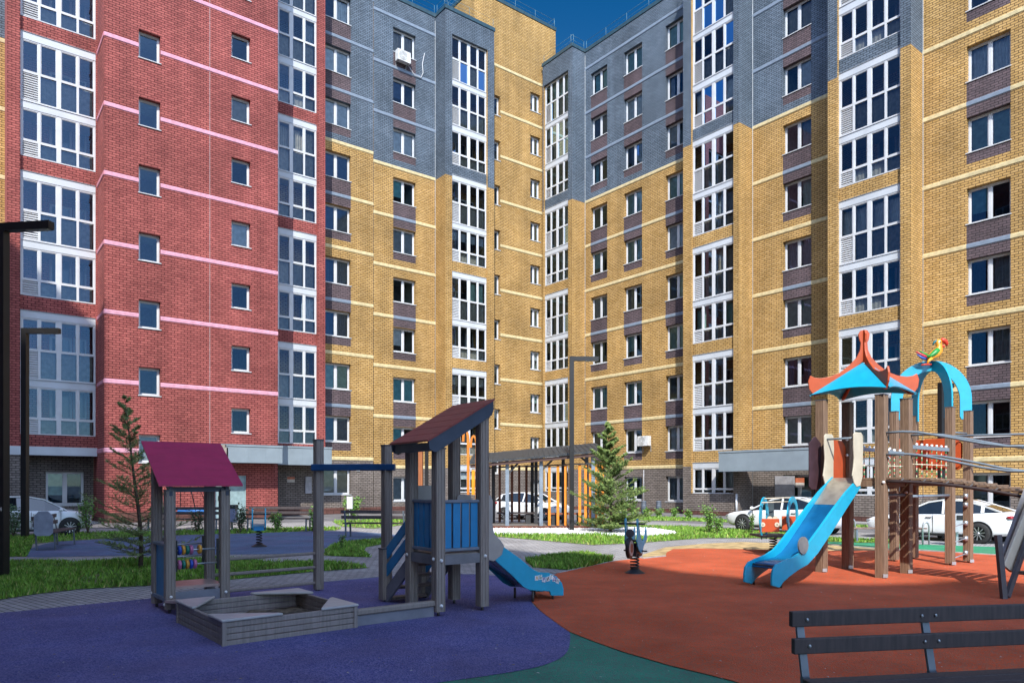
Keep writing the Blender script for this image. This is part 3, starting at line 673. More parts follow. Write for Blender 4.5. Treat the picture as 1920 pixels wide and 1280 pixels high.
P_PURPLE = smooth([(-500, 1195), (0, 1150), (150, 1135), (288, 1122), (430, 1106), (610, 1091), (712, 1082), (834, 1076), (894, 1077), (980, 1086), (1005, 1100), (996, 1128), (1015, 1148), (1057, 1179), (1068, 1187), (1069, 1203), (1064, 1222), (1049, 1236), (1017, 1249), (972, 1259), (860, 1276), (600, 1310), (-300, 1420), (-900, 1420)], 3)
P_RED = [(996, 1128), (1004, 1105), (1020, 1088), (1046, 1075), (1095, 1064), (1152, 1052), (1205, 1046), (1248, 1043), (1250, 1036), (1262, 1030), (1310, 1028.6), (1400, 1030), (1547, 1033), (1629, 1032), (1724, 1033), (1797, 1037), (1880, 1042), (2300, 1056), (2700, 1250), (2400, 1500), (1700, 1390), (1375, 1279), (1324, 1266), (1254, 1249), (1169, 1224), (1113, 1204), (1068, 1186), (1057, 1179), (1015, 1148)]
sheet('rubber_green', [(860, 1272), (1000, 1200), (1069, 1175), (1375, 1270), (1900, 1390), (1500, 1700), (300, 1700), (300, 1330)], .008, rubber('green_rubber', (.02, .30, .18), (.10, .15, .13)))
sheet('rubber_purple', P_PURPLE, .012, rubber('purple_rubber', (.045, .055, .215), (.19, .175, .35), (.25, .18, .27)))
sheet('rubber_red', P_RED, .016, rubber('red_rubber', (.70, .08, .012), (.34, .13, .075), (.40, .15, .10)))
sheet('sand_strip', [(1205, 1040), (1247, 1026), (1322, 1019), (1390, 1016), (1457, 1018), (1554, 1021), (1643, 1027), (1700, 1035), (1547, 1036), (1400, 1033), (1310, 1031), (1262, 1033), (1248, 1046), (1205, 1049)], .010, mat('sand', (.50, .36, .17), .95, var=.25, scale=4, bump=.5, bscale=60))
sheet('rubber_green_strip', [(1552, 1016.5), (1645, 1018.5), (1758, 1022), (1876, 1026), (2300, 1038), (2300, 1056), (1880, 1042), (1797, 1037), (1724, 1032), (1645, 1029), (1552, 1021.5)], .014, rubber('bright_green_rubber', (.03, .34, .16), (.04, .25, .13)))
sheet('rubber_blue', smooth([(52, 1044), (60, 1028), (100, 1017), (175, 1012), (325, 1004), (475, 1000), (600, 995), (717, 1000), (752, 1007), (700, 1011.5), (645, 1016), (625, 1020), (607, 1031), (600, 1038), (500, 1039), (300, 1041), (150, 1043)], 3), .012, rubber('blue_rubber', (.06, .14, .25), (.15, .19, .30), (.26, .12, .24)))
P_LAWN = {
 'a': [(-500, 1160), (0, 1125), (62, 1115), (150, 1105), (287, 1098), (400, 1090), (590, 1072), (695, 1064.5), (650, 1059), (500, 1054), (430, 1051), (287, 1050), (175, 1054), (0, 1055), (-500, 1070)],
 'b': [(986, 1052), (1000, 1064), (1068, 1069), (1099, 1064), (1150, 1052), (1102, 1040), (1057, 1042)],
 'c': [(607, 1042), (695, 1045), (680, 1034), (687, 1026), (717, 1020), (745, 1016), (735, 1011), (700, 1012.5), (647, 1017), (625, 1022), (612, 1031)],
 'd': [(-300, 1000), (60, 1008), (60, 1024), (50, 1044), (-300, 1046)],
 'e': [(60, 1002), (325, 996), (475, 992), (600, 989), (640, 991), (630, 994), (600, 995), (475, 1000), (325, 1003.5), (175, 1011), (100, 1016), (62, 1020)],
 'f': [(905, 1002), (930, 1006), (1029, 1014.5), (1113, 1022), (1178, 1019), (1212, 1017), (1318, 1009), (1421, 1009), (1540, 1013), (1552, 1016), (1552, 1006), (1470, 1000), (1417, 997), (1378, 993), (1318, 990), (1240, 987), (1150, 985), (905, 985)],
 'g': [(622, 977), (760, 971), (835, 970), (835, 978), (760, 984), (700, 991), (640, 987)],
 'h': [(1152, 967.5), (1250, 969.5), (1340, 973), (1380, 977), (1380, 980), (1300, 977), (1152, 975)],
 'i': [(1552, 1010), (1720, 1013), (1720, 1019.5), (1645, 1018), (1552, 1016)],
 'j': [(1575, 984), (1650, 986), (1650, 990), (1575, 988)],
}
for k, p in P_LAWN.items(): sheet('lawn', p, .013 if k != 'i' else .018, soil)
sheet('pebble_bed', smooth([(905, 1001), (933, 1003.5), (1000, 1002.5), (1105, 1003), (1169, 1006), (1220, 1006), (1269, 1001), (1265, 996), (1225, 990.5), (1169, 987.5), (1100, 984), (905, 984)], 3), .020, mat('white_pebbles', (.75, .75, .74), .8, var=.3, scale=30, bump=1.0, bscale=45))
# grass blades, pebbles: nobody could count them
def inside(p, poly):
    c = False; n = len(poly)
    for i in range(n):
        a, b = poly[i], poly[i-1]
        if (a[1] > p[1]) != (b[1] > p[1]) and p[0] < (b[0]-a[0])*(p[1]-a[1])/(b[1]-a[1])+a[0]: c = not c
    return c
def scatter(poly, n):
    W_ = [g(*p)[:2] for p in poly]; x0, x1 = min(p[0] for p in W_), max(p[0] for p in W_); y0, y1 = min(p[1] for p in W_), max(p[1] for p in W_); out = []
    while len(out) < n:
        p = (random.uniform(x0, x1), random.uniform(y0, y1))
        if abs(p[0]) < p[1]*.75 and inside(p, W_): out.append(p)
    return out
PEB = [tuple(g(*p)[:2]) for p in [(905, 1001), (933, 1003.5), (1000, 1002.5), (1105, 1003), (1169, 1006), (1220, 1006), (1269, 1001), (1265, 996), (1225, 990.5), (1169, 987.5), (1100, 984), (905, 984)]]
random.seed(3)
gb = MB()
from mathutils import noise
for k, n, hh in (('a', 26000, .13), ('b', 6500, .15), ('c', 3500, .12), ('d', 4500, .16), ('e', 4000, .13), ('f', 16000, .13), ('g', 1800, .12), ('h', 1800, .12), ('i', 1200, .10), ('j', 400, .1)):
    for (x, y) in scatter(P_LAWN[k], n):
        if k == 'f' and inside((x, y), PEB): continue
        q = noise.noise(Vector((x*.9, y*.9, 3.1))); hgt = hh*(.45+.5*random.random()+.55*max(0, q)); 
        if k == 'a' and q < -.32 and random.random() < .75: continue
        a = random.uniform(0, pi); w = .006+.0006*y; dx, dy = cos(a)*w, sin(a)*w; lx, ly = random.gauss(0, .35)*hgt, random.gauss(0, .35)*hgt
        m = 0 if random.random() < .6 else (1 if random.random() < .8 else 2)
        gb.add([(x-dx, y-dy, .012), (x+dx, y+dy, .012), (x+lx*.5+dx*.6, y+ly*.5+dy*.6, hgt*.6), (x+lx, y+ly, hgt), (x+lx*.5-dx*.6, y+ly*.5-dy*.6, hgt*.6)], [(0, 1, 2, 3, 4)], m)
go = gb.build('grass', [mat('grass_a', (.19, .36, .035), .7, var=.3), mat('grass_b', (.11, .25, .025), .7, var=.3), mat('grass_c', (.40, .40, .12), .8, var=.3)])
tag(go, 'short green lawn grass growing round the paths and playground', 'grass', kind='stuff')
pb = MB()
for (x, y) in scatter([(905, 1001), (933, 1003.5), (1000, 1002.5), (1105, 1003), (1169, 1006), (1220, 1006), (1269, 1001), (1265, 996), (1225, 990.5), (1169, 987.5), (1100, 984), (905, 984)], 5200):
    r = random.uniform(.02, .05); a = random.random()*6; vs = [(x+r*cos(a+i*2.09)*random.uniform(.7, 1.1), y+r*sin(a+i*2.09)*random.uniform(.7, 1.1), .02) for i in range(3)]+[(x, y, .02+r*random.uniform(.5, 1))]
    pb.add(vs, [(0, 1, 3), (1, 2, 3), (2, 0, 3)])
tag(pb.build('pebbles', mat('pebble_white', (.80, .80, .80), .7, var=.2)), 'white crushed stone spread in front of the slatted pavilion', 'pebbles', kind='stuff')
lf_ = MB(); rnd_ = random.Random(8)
for i in range(900):
    px, py = rnd_.uniform(-100, 2000), 1040+240*rnd_.random()**1.3; p = g(px, py); a = rnd_.random()*6.28; r = rnd_.uniform(.006, .02)
    lf_.add([(p.x-r*cos(a), p.y-r*sin(a), .019), (p.x+r*.5*sin(a), p.y-r*.5*cos(a), .024), (p.x+r*cos(a), p.y+r*sin(a), .021)], [(0, 1, 2)], 0 if rnd_.random() < .6 else 1)
tag(lf_.build('leaf_litter', [mat('dry_leaf', (.32, .24, .12), .8), mat('pale_grit', (.5, .48, .44), .8)]), 'tiny dry leaf bits and grit scattered over the rubber and paving', 'litter', kind='stuff')
# kerbs, stepping planks
kb = MB()
def kerb(pts, w=.06, h=.05):
    W_ = [g(*p) for p in pts]
    for a, b in zip(W_, W_[1:]): kb.bar(a+Vector((0, 0, .012)), b+Vector((0, 0, .012)), w, h)
kerb([(1205, 1048), (1247, 1043.5)]); kerb([(1552, 1021.5), (1645, 1029), (1724, 1032), (1797, 1037), (1880, 1042), (2100, 1049)])
kerb([(607, 1032), (625, 1021), (645, 1016.5), (700, 1012), (752, 1008)], .05, .03); kerb([(430, 1106), (610, 1091), (712, 1082), (834, 1076), (894, 1077)], .03, .016)
kerb([(996, 1071), (1046, 1075)], .05, .02); kerb([(1046, 1075), (1095, 1064), (1152, 1052), (1205, 1046)], .05, .02)
tag(kb.build('kerb', mat('kerb_concrete', (.36, .355, .34), .9, var=.2)), kind='structure')
for i, (p, q) in enumerate([((48, 1077), (102, 1074)), ((60, 1070), (130, 1067)), ((75, 1065), (150, 1061)), ((88, 1060), (165, 1057))]):
    mb = MB(); mb.bar(g(*p)+Vector((0, 0, .03)), g(*q)+Vector((0, 0, .03)), .11, .035, ch=.01)
    o = mb.build('stepping_plank', mat('grey_wood', (.22, .19, .18), .85, var=.3, scale=9)); tag(o, 'weathered plank laid in the lawn at left, ' + ['nearest of four', 'second nearest of four', 'third of four from the front', 'farthest of four'][i], 'plank', 'planks laid in the grass')

# ================================================================== playground kit
def wood(name, c, c2, stripes=True, rough=.65):
    m = bpy.data.materials.new(name); n, l = nt(m); b = n['Principled BSDF']; b.inputs['Roughness'].default_value = rough
    tc = n.new('ShaderNodeTexCoord'); mp = n.new('ShaderNodeMapping'); mp.inputs['Scale'].default_value = (14, 14, 1.4); l.new(tc.outputs['Object'], mp.inputs[0])
    no = n.new('ShaderNodeTexNoise'); no.inputs['Scale'].default_value = 3; no.inputs['Detail'].default_value = 8; l.new(mp.outputs[0], no.inputs['Vector'])
    mr = n.new('ShaderNodeMapRange'); mr.inputs[1].default_value = .35; mr.inputs[2].default_value = .65; l.new(no.outputs[0], mr.inputs[0])
    mx = n.new('ShaderNodeMix'); mx.data_type = 'RGBA'; mx.inputs[6].default_value = (*c, 1); mx.inputs[7].default_value = (*c2, 1); l.new(mr.outputs[0], mx.inputs[0]); l.new(mx.outputs[2], b.inputs['Base Color'])
    bp = n.new('ShaderNodeBump'); bp.inputs['Strength'].default_value = .25; bp.inputs['Distance'].default_value = .004; l.new(no.outputs[0], bp.inputs['Height']); l.new(bp.outputs[0], b.inputs['Normal'])
    MATS[name] = m; return m
TAUPE = wood('taupe_wood', (.28, .24, .21), (.225, .19, .165)); BROWN = wood('brown_wood', (.23, .15, .098), (.165, .105, .07)); DKB = wood('dark_bench_wood', (.075, .058, .06), (.045, .036, .04))
GREYP = mat('grey_lilac_paint', (.21, .215, .25), .5, var=.08); GBLUE = mat('grey_blue_plank', (.17, .20, .25), .5)
BLUE = mat('sky_blue_hdpe', (.008, .36, .56), .38, var=.05, coat=.2); BLUE2 = mat('deep_blue_board', (.01, .21, .46), .4, var=.06)
CREAM = mat('cream_board', (.58, .53, .42), .45, var=.05); BEIGE = mat('grey_beige_board', (.36, .335, .31), .45, var=.05)
ORANGE = mat('orange_red_board', (.46, .075, .02), .42, var=.06); ROOFR = mat('raspberry_board', (.42, .024, .088), .45, var=.06); ROOFB = mat('maroon_board', (.24, .04, .035), .5, var=.1)
NAVY = mat('navy_fascia', (.035, .05, .085), .45); STEEL = mat('galvanised', (.42, .45, .48), .38, .6, var=.1); BLK = mat('black_plastic', (.012, .012, .014), .45); WHT = mat('white_cap', (.75, .75, .75), .4)
RAILG = mat('grey_rail', (.19, .24, .29), .35, var=.05)
def seat_line(P, d, px, py):
    """where the view ray meets the vertical plane through ground point P along d: (t, z)"""
    r = (px-HX)/F; t = (P[0]-r*P[1])/(r*d[1]-d[0]); Y = P[1]+t*d[1]; return t, H-(py-HY)/F*Y
def post_mesh(w, h, name='post', m=None, grooves=True):
    """square profile post with grooved faces and a cap; base at z=0"""
    mb = MB(); q = w/2; g_ = .006; prof = []
    k = 3
    side = []
    for i in range(k):
        a = -q+w*(i+.5)/k; side += [(a-.008, 0), (a-.004, g_), (a+.004, g_), (a+.008, 0)]
    corners = [(-q, -q, 1, 0), (q, -q, 0, 1), (q, q, -1, 0), (-q, q, 0, -1)]
    for cx, cy, ux, uy in corners:
        nx, ny = -uy, ux; c_ = .008
        prof.append((cx+ux*c_, cy+uy*c_))
        for s_, dd in side: prof.append((cx+ux*(q+s_)+nx*dd, cy+uy*(q+s_)+ny*dd))
        prof.append((cx+ux*(w-c_), cy+uy*(w-c_)))
    n = len(prof); vs = [(x, y, 0) for x, y in prof]+[(x, y, h) for x, y in prof]
    mb.add(vs, [tuple(range(n-1, -1, -1)), tuple(range(n, 2*n))]+[(i, (i+1) % n, (i+1) % n+n, i+n) for i in range(n)])
    return mb.mesh(name, m or TAUPE)
def place_post(root, xy, w, z0, h, m, rz, foot=True, cap=True):
    o = inst('post', post_mesh(w, h, 'post', m), None, (xy[0], xy[1], z0), rz); par(o, root)
    if foot:
        f = MB(); f.tube([(xy[0], xy[1], 0), (xy[0], xy[1], z0+.01)], .018, 8); f.box(xy[0]-.03, xy[0]+.03, xy[1]-.03, xy[1]+.03, z0-.004, z0+.002); par(f.build('post_foot', mat('foot_steel', (.10, .09, .085), .6, .5)), o)
    if cap:
        c_ = MB(); c_.box(-w/2-.004, w/2+.004, -w/2-.004, w/2+.004, h, h+.018); co = inst('post_cap', c_.mesh('post_cap', mat('cap_dark', (.09, .09, .10), .5)), o, (0, 0, 0))
    return o
def bolts(pts, r=.022, m=None, n=10):
    out = []
    for p, d in pts:
        mb = MB(); out.append(mb); d = Vector(d).normalized(); q = d.to_track_quat('Z', 'Y').to_matrix().to_4x4(); mb.lathe([(r, 0), (r*.9, r*.5), (r*.5, r*.85), (0, r)], n, Matrix.Translation(p) @ q)
    return out
def V3(p, z=0): return Vector((p[0], p[1], z))
# ---- sandbox
E1 = Vector((.766, .643, 0)); E2 = Vector((-.643, .766, 0)); SBR = R(40)
sb0 = Vector((-2.92, 7.26, 0)); SL, SW, SHT = 1.49, 1.62, .255
sb = empty('sandbox', sb0, SBR, 'low grey wooden sandbox with four triangular corner seats', 'sandbox')
for nm, a, b in (('front', (0, 0), (SL, 0)), ('right', (SL, 0), (SL, SW)), ('back', (SL, SW), (0, SW)), ('left', (0, SW), (0, 0))):
    d = Vector((b[0]-a[0], b[1]-a[1], 0)); L = d.length; an = math.atan2(d.y, d.x)
    for i in range(4):
        mb = MB(); z0 = .0+i*SHT/4+.002; hh = SHT/4-.006
        mb.bar((.0+.02, .022, z0+hh/2), (L-.02, .022, z0+hh/2), .04, hh, ch=.006)
        o = inst('plank', mb.mesh('plank', wood('sandbox_plank', (.30, .255, .235), (.22, .19, .175)) if 'sandbox_plank' not in MATS else MATS['sandbox_plank']), sb, (a[0], a[1], 0), an)
for cx, cy in ((0, 0), (SL, 0), (SL, SW), (0, SW)):
    mb = MB(); mb.box(-.022, .022, -.022, .022, 0, SHT-.002); inst('corner_post', mb.mesh('corner_post', MATS['sandbox_plank']), sb, (cx+(.012 if cx == 0 else -.012), cy+(.012 if cy == 0 else -.012), 0))
    mb = MB(); a, b = (.58, .40)
    sx, sy = (1 if cx == 0 else -1), (1 if cy == 0 else -1)
    if (cx == 0) != (cy == 0): a, b = .40, .60
    a, b = a+.04, b+.04; tri = [(-.02*sx, -.02*sy), (a*sx, -.02*sy), (a*sx-.03*sx, .04*sy), (.04*sx, b*sy-.03*sy), (-.02*sx, b*sy)]
    if sx*sy < 0: tri = tri[::-1]
    vs = [(x, y, SHT) for x, y in tri]+[(x, y, SHT+.028) for x, y in tri]; n = len(tri)
    mb.add(vs, [tuple(range(n-1, -1, -1)), tuple(range(n, 2*n))]+[(i, (i+1) % n, (i+1) % n+n, i+n) for i in range(n)])
    so2 = inst('corner_seat', mb.mesh('corner_seat', mat('pale_seat', (.45, .43, .42), .4, var=.05)), sb, (cx, cy, 0)); bv = so2.modifiers.new('b', 'BEVEL'); bv.width = .01; bv.segments = 2
mb = MB(); nx = 26; vs = [(.04+(SL-.08)*i/nx, .04+(SW-.08)*j/nx, .05+.035*noise.noise(Vector((i*.35, j*.35, 0)))+.012*noise.noise(Vector((i*1.3, j*1.3, 5)))) for j in range(nx+1) for i in range(nx+1)]
mb.add(vs, [(j*(nx+1)+i, j*(nx+1)+i+1, (j+1)*(nx+1)+i+1, (j+1)*(nx+1)+i) for j in range(nx) for i in range(nx)], 0, None, True); inst('sand', mb.mesh('sand', mat('dark_sand', (.15, .115, .08), .95, var=.4, scale=9, bump=.6, bscale=50)), sb, (0, 0, 0))
# ---- playhouse with climbing bars
HFL = Vector((-4.36, 9.15, 0)); HB = .62; HW = .68
ph = empty('playhouse', HFL, SBR, 'small wooden playhouse with raspberry red plank roof and coloured counting rings', 'playhouse')
PF = {'FL': (0, 0), 'FR': (HW, 0), 'BR': (HW, HB), 'BL': (0, HB)}
for k, (x, y) in PF.items():
    ht = 1.58 if y == 0 else 2.08
    place_post(ph, HFL+E1*x+E2*y, .118, .06, ht-.08, TAUPE, SBR)
n6 = 6; zf, zb_ = 1.62, 2.21
for i in range(n6):
    a0 = i/n6; a1 = (i+1)/n6; y0 = -.13+(.90)*a0; y1 = -.13+.90*a1; z0 = zf+(zb_-zf)*a0; z1 = zf+(zb_-zf)*a1
    mb = MB(); gap = .004; vs = []
    for x in (-.16, HW+.2):
        vs += [(x, y0, z0), (x, y1-gap, z1-gap), (x, y1-gap, z1-gap+.022), (x, y0, z0+.022)]
    mb.add(vs, [(0, 1, 2, 3), (7, 6, 5, 4), (0, 4, 5, 1), (1, 5, 6, 2), (2, 6, 7, 3), (3, 7, 4, 0)])
    inst('roof_board', mb.mesh('roof_board', ROOFR), ph, (0, 0, 0))
for x in (-.02, HW-.0):
    mb = MB(); mb.prism([(-.06, 1.50), (.74, 2.06), (.74, 2.16), (-.06, 1.63)], -.0, .04, Matrix(((0, 1, 0, x), (1, 0, 0, 0), (0, 0, 1, 0), (0, 0, 0, 1)))); inst('roof_rafter', mb.mesh('roof_rafter', NAVY), ph, (0, 0, 0))
mb = MB(); mb.box(.0, HW, -.02, .02, 1.55, 1.615); inst('eave_beam', mb.mesh('eave_beam', NAVY), ph, (0, 0, 0))
mb = MB(); mb.box(-.0, HW, .0, HB, .30, .335); inst('shelf', mb.mesh('shelf', mat('shelf_board', (.42, .30, .27), .35)), ph, (0, 0, 0))
mb = MB(); mb.box(.06, HW-.06, -.02, .0, .14, .27); inst('apron', mb.mesh('apron', GREYP), ph, (0, 0, 0)); mb = MB(); mb.box(-.02, .0, .06, HB-.06, .2, .86); inst('side_panel', mb.mesh('side_panel', BLUE2), ph, (0, 0, 0))
mb = MB(); mb.box(-.06, .05, .0, HB, .86, .89); inst('side_rail', mb.mesh('side_rail', GBLUE), ph, (0, 0, 0)); mb = MB(); mb.box(-.06, .05, .0, HB, .16, .20); inst('side_rail', mb.mesh('side_rail', GBLUE), ph, (0, 0, 0))
RC = [mat('ring_blue', (.02, .07, .40), .35), mat('ring_yellow', (.62, .30, .04), .35), mat('ring_green', (.01, .17, .12), .35), mat('ring_pink', (.45, .14, .28), .35)]
for y, seqs in ((0, (('BYGP-Y', .80), ('PGYBP', .615))), (HB, (('PB', .83), ('BP', .66)))):
    for x in (.075, HW-.085):
        mb = MB(); mb.box(x-.012, x+.012, y-.02, y+.02, .53, .93); inst('abacus_bracket', mb.mesh('abacus_bracket', BLK), ph, (0, 0, 0))
    for seq, z in seqs:
        mb = MB(); mb.tube([(.07, y, z), (HW-.07, y, z)], .011, 8); rod = inst('abacus_rod', mb.mesh('abacus_rod', STEEL), ph, (0, 0, 0)); x = .115
        for ch in seq:
            if ch != '-':
                mb = MB(); mb.torus((x, y, z), (1, 0, 0), .042, .022, 18, 9); inst('counting_ring', mb.mesh('counting_ring', RC['BYGP'.index(ch)]), rod, (0, 0, 0))
            x += .047 if ch != '-' else .06
mb = bolts([((.0, -.062, .22), (0, -1, 0)), ((HW, -.062, .22), (0, -1, 0)), ((-.06, 0, .12), (-1, 0, 0)), ((-.062, HB, .2), (-1, 0, 0))], .02, WHT); [inst('bolt_cap', b_.mesh('bolt_cap', WHT), ph, (0, 0, 0)) for b_ in mb]
mb = MB(); mb.bar((-.0, -.05, .17), (.16, -.60, .2), .16, .03); inst('link_board', mb.mesh('link_board', mat('shelf_board', (.42, .30, .27), .35)), ph, (0, 0, 0))
TP = Vector((-2.99, 11.1, 0)); BRp = HFL+E1*HW+E2*HB
place_post(ph, TP, .125, .03, 2.29, TAUPE, SBR)
for z in (.13, .37, .585):
    mb = MB(); mb.bar(BRp+Vector((0, 0, z)), TP+Vector((0, 0, z)), .045, .045, ch=.012); o = mb.build('climbing_bar', TAUPE, ph)
# ---- small tower
A3 = R(36.5); T1 = Vector((cos(A3), sin(A3), 0)); T2 = Vector((-sin(A3), cos(A3), 0)); TW, TD = .66, .69
TF = Vector((-.918, 8.96, 0)); tw = empty('slide_tower', TF, A3, 'small wooden tower with maroon lean-to roof, blue railing boards and blue slide', 'play tower')
TPX = {'F': (0, 0, 2.02), 'R': (TW, 0, 2.44), 'B': (TW, TD, 2.44), 'L': (0, TD, 2.02)}
for k, (x, y, h) in TPX.items(): place_post(tw, TF+T1*x+T2*y, .132, .065, h, TAUPE, A3)
def lp(mb, nm, m, r=tw, bev=0):
    o = inst(nm, mb.mesh(nm, m), r, (0, 0, 0))
    if bev: b = o.modifiers.new('b', 'BEVEL'); b.width = bev; b.segments = 2; b.limit_method = 'ANGLE'
    return o
mb = MB()
for (a, b) in (((0, -.03), (TW, -.03)), ((-.03, 0), (-.03, TD)), ((0, TD+.03), (TW, TD+.03)), ((TW+.03, 0), (TW+.03, TD))): mb.bar((a[0], a[1], .70), (b[0], b[1], .70), .03, .12)
lp(mb, 'deck_beam', mat('grey_beam', (.17, .17, .185), .6))
mb = MB(); mb.box(0, TW, 0, TD, .745, .775); lp(mb, 'deck', TAUPE)
for a, b in (((.066, 0), (TW-.066, 0)), ((0, .066), (0, TD-.066))):
    for z in (.82, 1.43):
        mb = MB(); mb.bar((a[0], a[1], z), (b[0], b[1], z), .06, .04, ch=.008); lp(mb, 'railing_rail', GBLUE)
    for i in range(4 if a[1] else 4):
        t = (i+.5)/4; x = a[0]+(b[0]-a[0])*t; y = a[1]+(b[1]-a[1])*t; d = Vector((b[0]-a[0], b[1]-a[1], 0)).normalized()*.052
        mb = MB(); mb.bar((x-d.x, y-d.y, 1.125), (x+d.x, y+d.y, 1.125), .02, .57, ch=.004); lp(mb, 'railing_board', BLUE2)
# lean-to roof rising along T1
zr0_, zr1_ = 2.165, 2.74
for i in range(6):
    x0 = -.22+1.0*i/6; x1 = -.22+1.0*(i+1)/6-.004; z0 = zr0_+(zr1_-zr0_)*i/6; z1 = zr0_+(zr1_-zr0_)*(i+1)/6-.004
    mb = MB(); vs = []
    for y in (-.12, .90): vs += [(x0, y, z0), (x1, y, z1), (x1, y, z1+.024), (x0, y, z0+.024)]
    mb.add(vs, [(3, 2, 1, 0), (4, 5, 6, 7), (0, 1, 5, 4), (1, 2, 6, 5), (2, 3, 7, 6), (3, 0, 4, 7)]); lp(mb, 'roof_board', ROOFB)
for y in (-.105, .86):
    mb = MB(); mb.prism([(-.20, zr0_+.012), (-.185, zr0_-.09), (-.10, zr0_-.125), (.0, zr0_-.075), (.74, zr1_-.20), (.77, zr1_-.12), (.765, zr1_-.008)], y, y+.03); lp(mb, 'roof_fascia', NAVY)
mb = MB(); mb.box(-.17, -.14, -.07, .86, zr0_-.11, zr0_-.005); lp(mb, 'roof_fascia', NAVY)
# stair on the far-left side (T2 side L), with blue hand boards and a low end post
st = Vector((-1.78, 10.06, 0))
place_post(tw, st, .135, .04, .70, TAUPE, A3)
sd_ = (TF+T2*TD+T1*.0)-st
q0 = st+Vector((0, 0, 0)); q1 = TF+T2*TD
place_post(tw, st+T1*.62, .135, .04, .70, TAUPE, A3)
for off in (0, .62):
    a = st+T1*off; b = TF+T2*TD+T1*(off+.02)
    for z in (.42, .66):
        mb = MB(); mb.bar(a+Vector((0, 0, z-.02)), b+Vector((0, 0, z+.56)), .02, .13); mb.build('handrail_board', BLUE2, tw)
    mb = MB(); mb.bar(a+Vector((0, 0, .05)), b+Vector((0, 0, .66)), .035, .17); mb.build('stair_string', mat('grey_string', (.2, .2, .22), .5), tw)
for i in range(4):
    t = (i+.35)/4; a = st+(TF+T2*TD-st)*t; mb = MB(); mb.bar(a+Vector((0, 0, .06+.17*i))+T1*.03, a+T1*.6+Vector((0, 0, .06+.17*i)), .16, .032); mb.build('stair_tread', wood('tread_wood', (.16, .12, .10), (.1, .075, .065)) if 'tread_wood' not in MATS else MATS['tread_wood'], tw)
# slide
sp = TF+T1*TW+T2*.10; dS = (T1.x, T1.y)
tp = [(948, 1027), (975, 1046), (1000, 1067), (1010, 1072), (1029, 1073), (1044, 1080), (1054, 1092), (1057, 1103), (1057, 1116)]
bt = [(1034, 1116), (1031, 1108), (994, 1106), (981, 1099), (960, 1078), (932, 1053), (921, 1041)]
def poly_on(P, d, pts): return [seat_line(P, d, *q) for q in pts]
wallp = poly_on(sp, dS, [(921, 1005)]+tp+bt)
Msl = lambda y: Matrix(((T1.x, T2.x, 0, sp.x+T2.x*y), (T1.y, T2.y, 0, sp.y+T2.y*y), (0, 0, 1, 0), (0, 0, 0, 1)))
for y in (0, .46):
    mb = MB(); mb.prism(wallp, 0, .03, Msl(y)); o = mb.build('slide_side', BLUE, tw, .006)
chute = [(0.0, .78), (.12, .74), (.55, .46), (.95, .20), (1.12, .16), (1.36, .155), (1.42, .10)]
mb = MB(); vs = []
for t, z in chute:
    for y in (.03, .46): vs.append((t, y, z))
    for y in (.03, .46): vs.append((t, y, z-.02))
n = len(chute); fs = []
for i in range(n-1):
    a = 4*i; b = a+4; fs += [(a, a+1, b+1, b), (a+2, b+2, b+3, a+3), (a, b, b+2, a+2), (a+1, a+3, b+3, b+1)]
mb.add(vs, fs, 0, Msl(0), True); mb.build('slide_chute', mat('steel_chute', (.35, .38, .42), .25, .7, var=.1), tw)
for y in (-.012, .48):
    pts = [(-.02, 1.48), (.06, 1.51), (.20, 1.50), (.235, 1.42), (.23, 1.1), (.26, .98), (.36, .90), (.42, .82), (.38, .70), (.25, .62), (.10, .66), (-.02, .80)]
    mb = MB(); mb.prism([(a+.0, b) for a, b in pts], 0, .024, Msl(y)); mb.build('slide_entry_panel', BEIGE, tw, .008)
mb = MB()
for t in (.94, 1.30): mb.tube([sp+T1*t+T2*.03+Vector((0, 0, 0)), sp+T1*t+T2*.03+Vector((0, 0, .16))], .018, 8); mb.tube([sp+T1*t+T2*.45, sp+T1*t+T2*.45+Vector((0, 0, .16))], .018, 8)
mb.build('slide_foot', MATS['foot_steel'], tw)
mb = MB(); mb.prism([(.03, 1.44), (.03, 1.60), (.06, 1.63), (.30, 1.63), (.34, 1.60), (.34, 1.44)], TD-.02, TD+.02, Matrix(((T1.x, T2.x, 0, TF.x), (T1.y, T2.y, 0, TF.y), (0, 0, 1, 0), (0, 0, 0, 1)))); mb.build('panel', BEIGE, tw, .006)
mb = bolts([((0, -.067, .70), (0, -1, 0)), ((TW, -.067, .72), (0, -1, 0)), ((-.067, .0, .72), (-1, 0, 0)), ((-.067, TD, .72), (-1, 0, 0)), ((0, -.067, .14), (0, -1, 0))], .024); [lp(b_, 'bolt_cap', WHT) for b_ in mb]
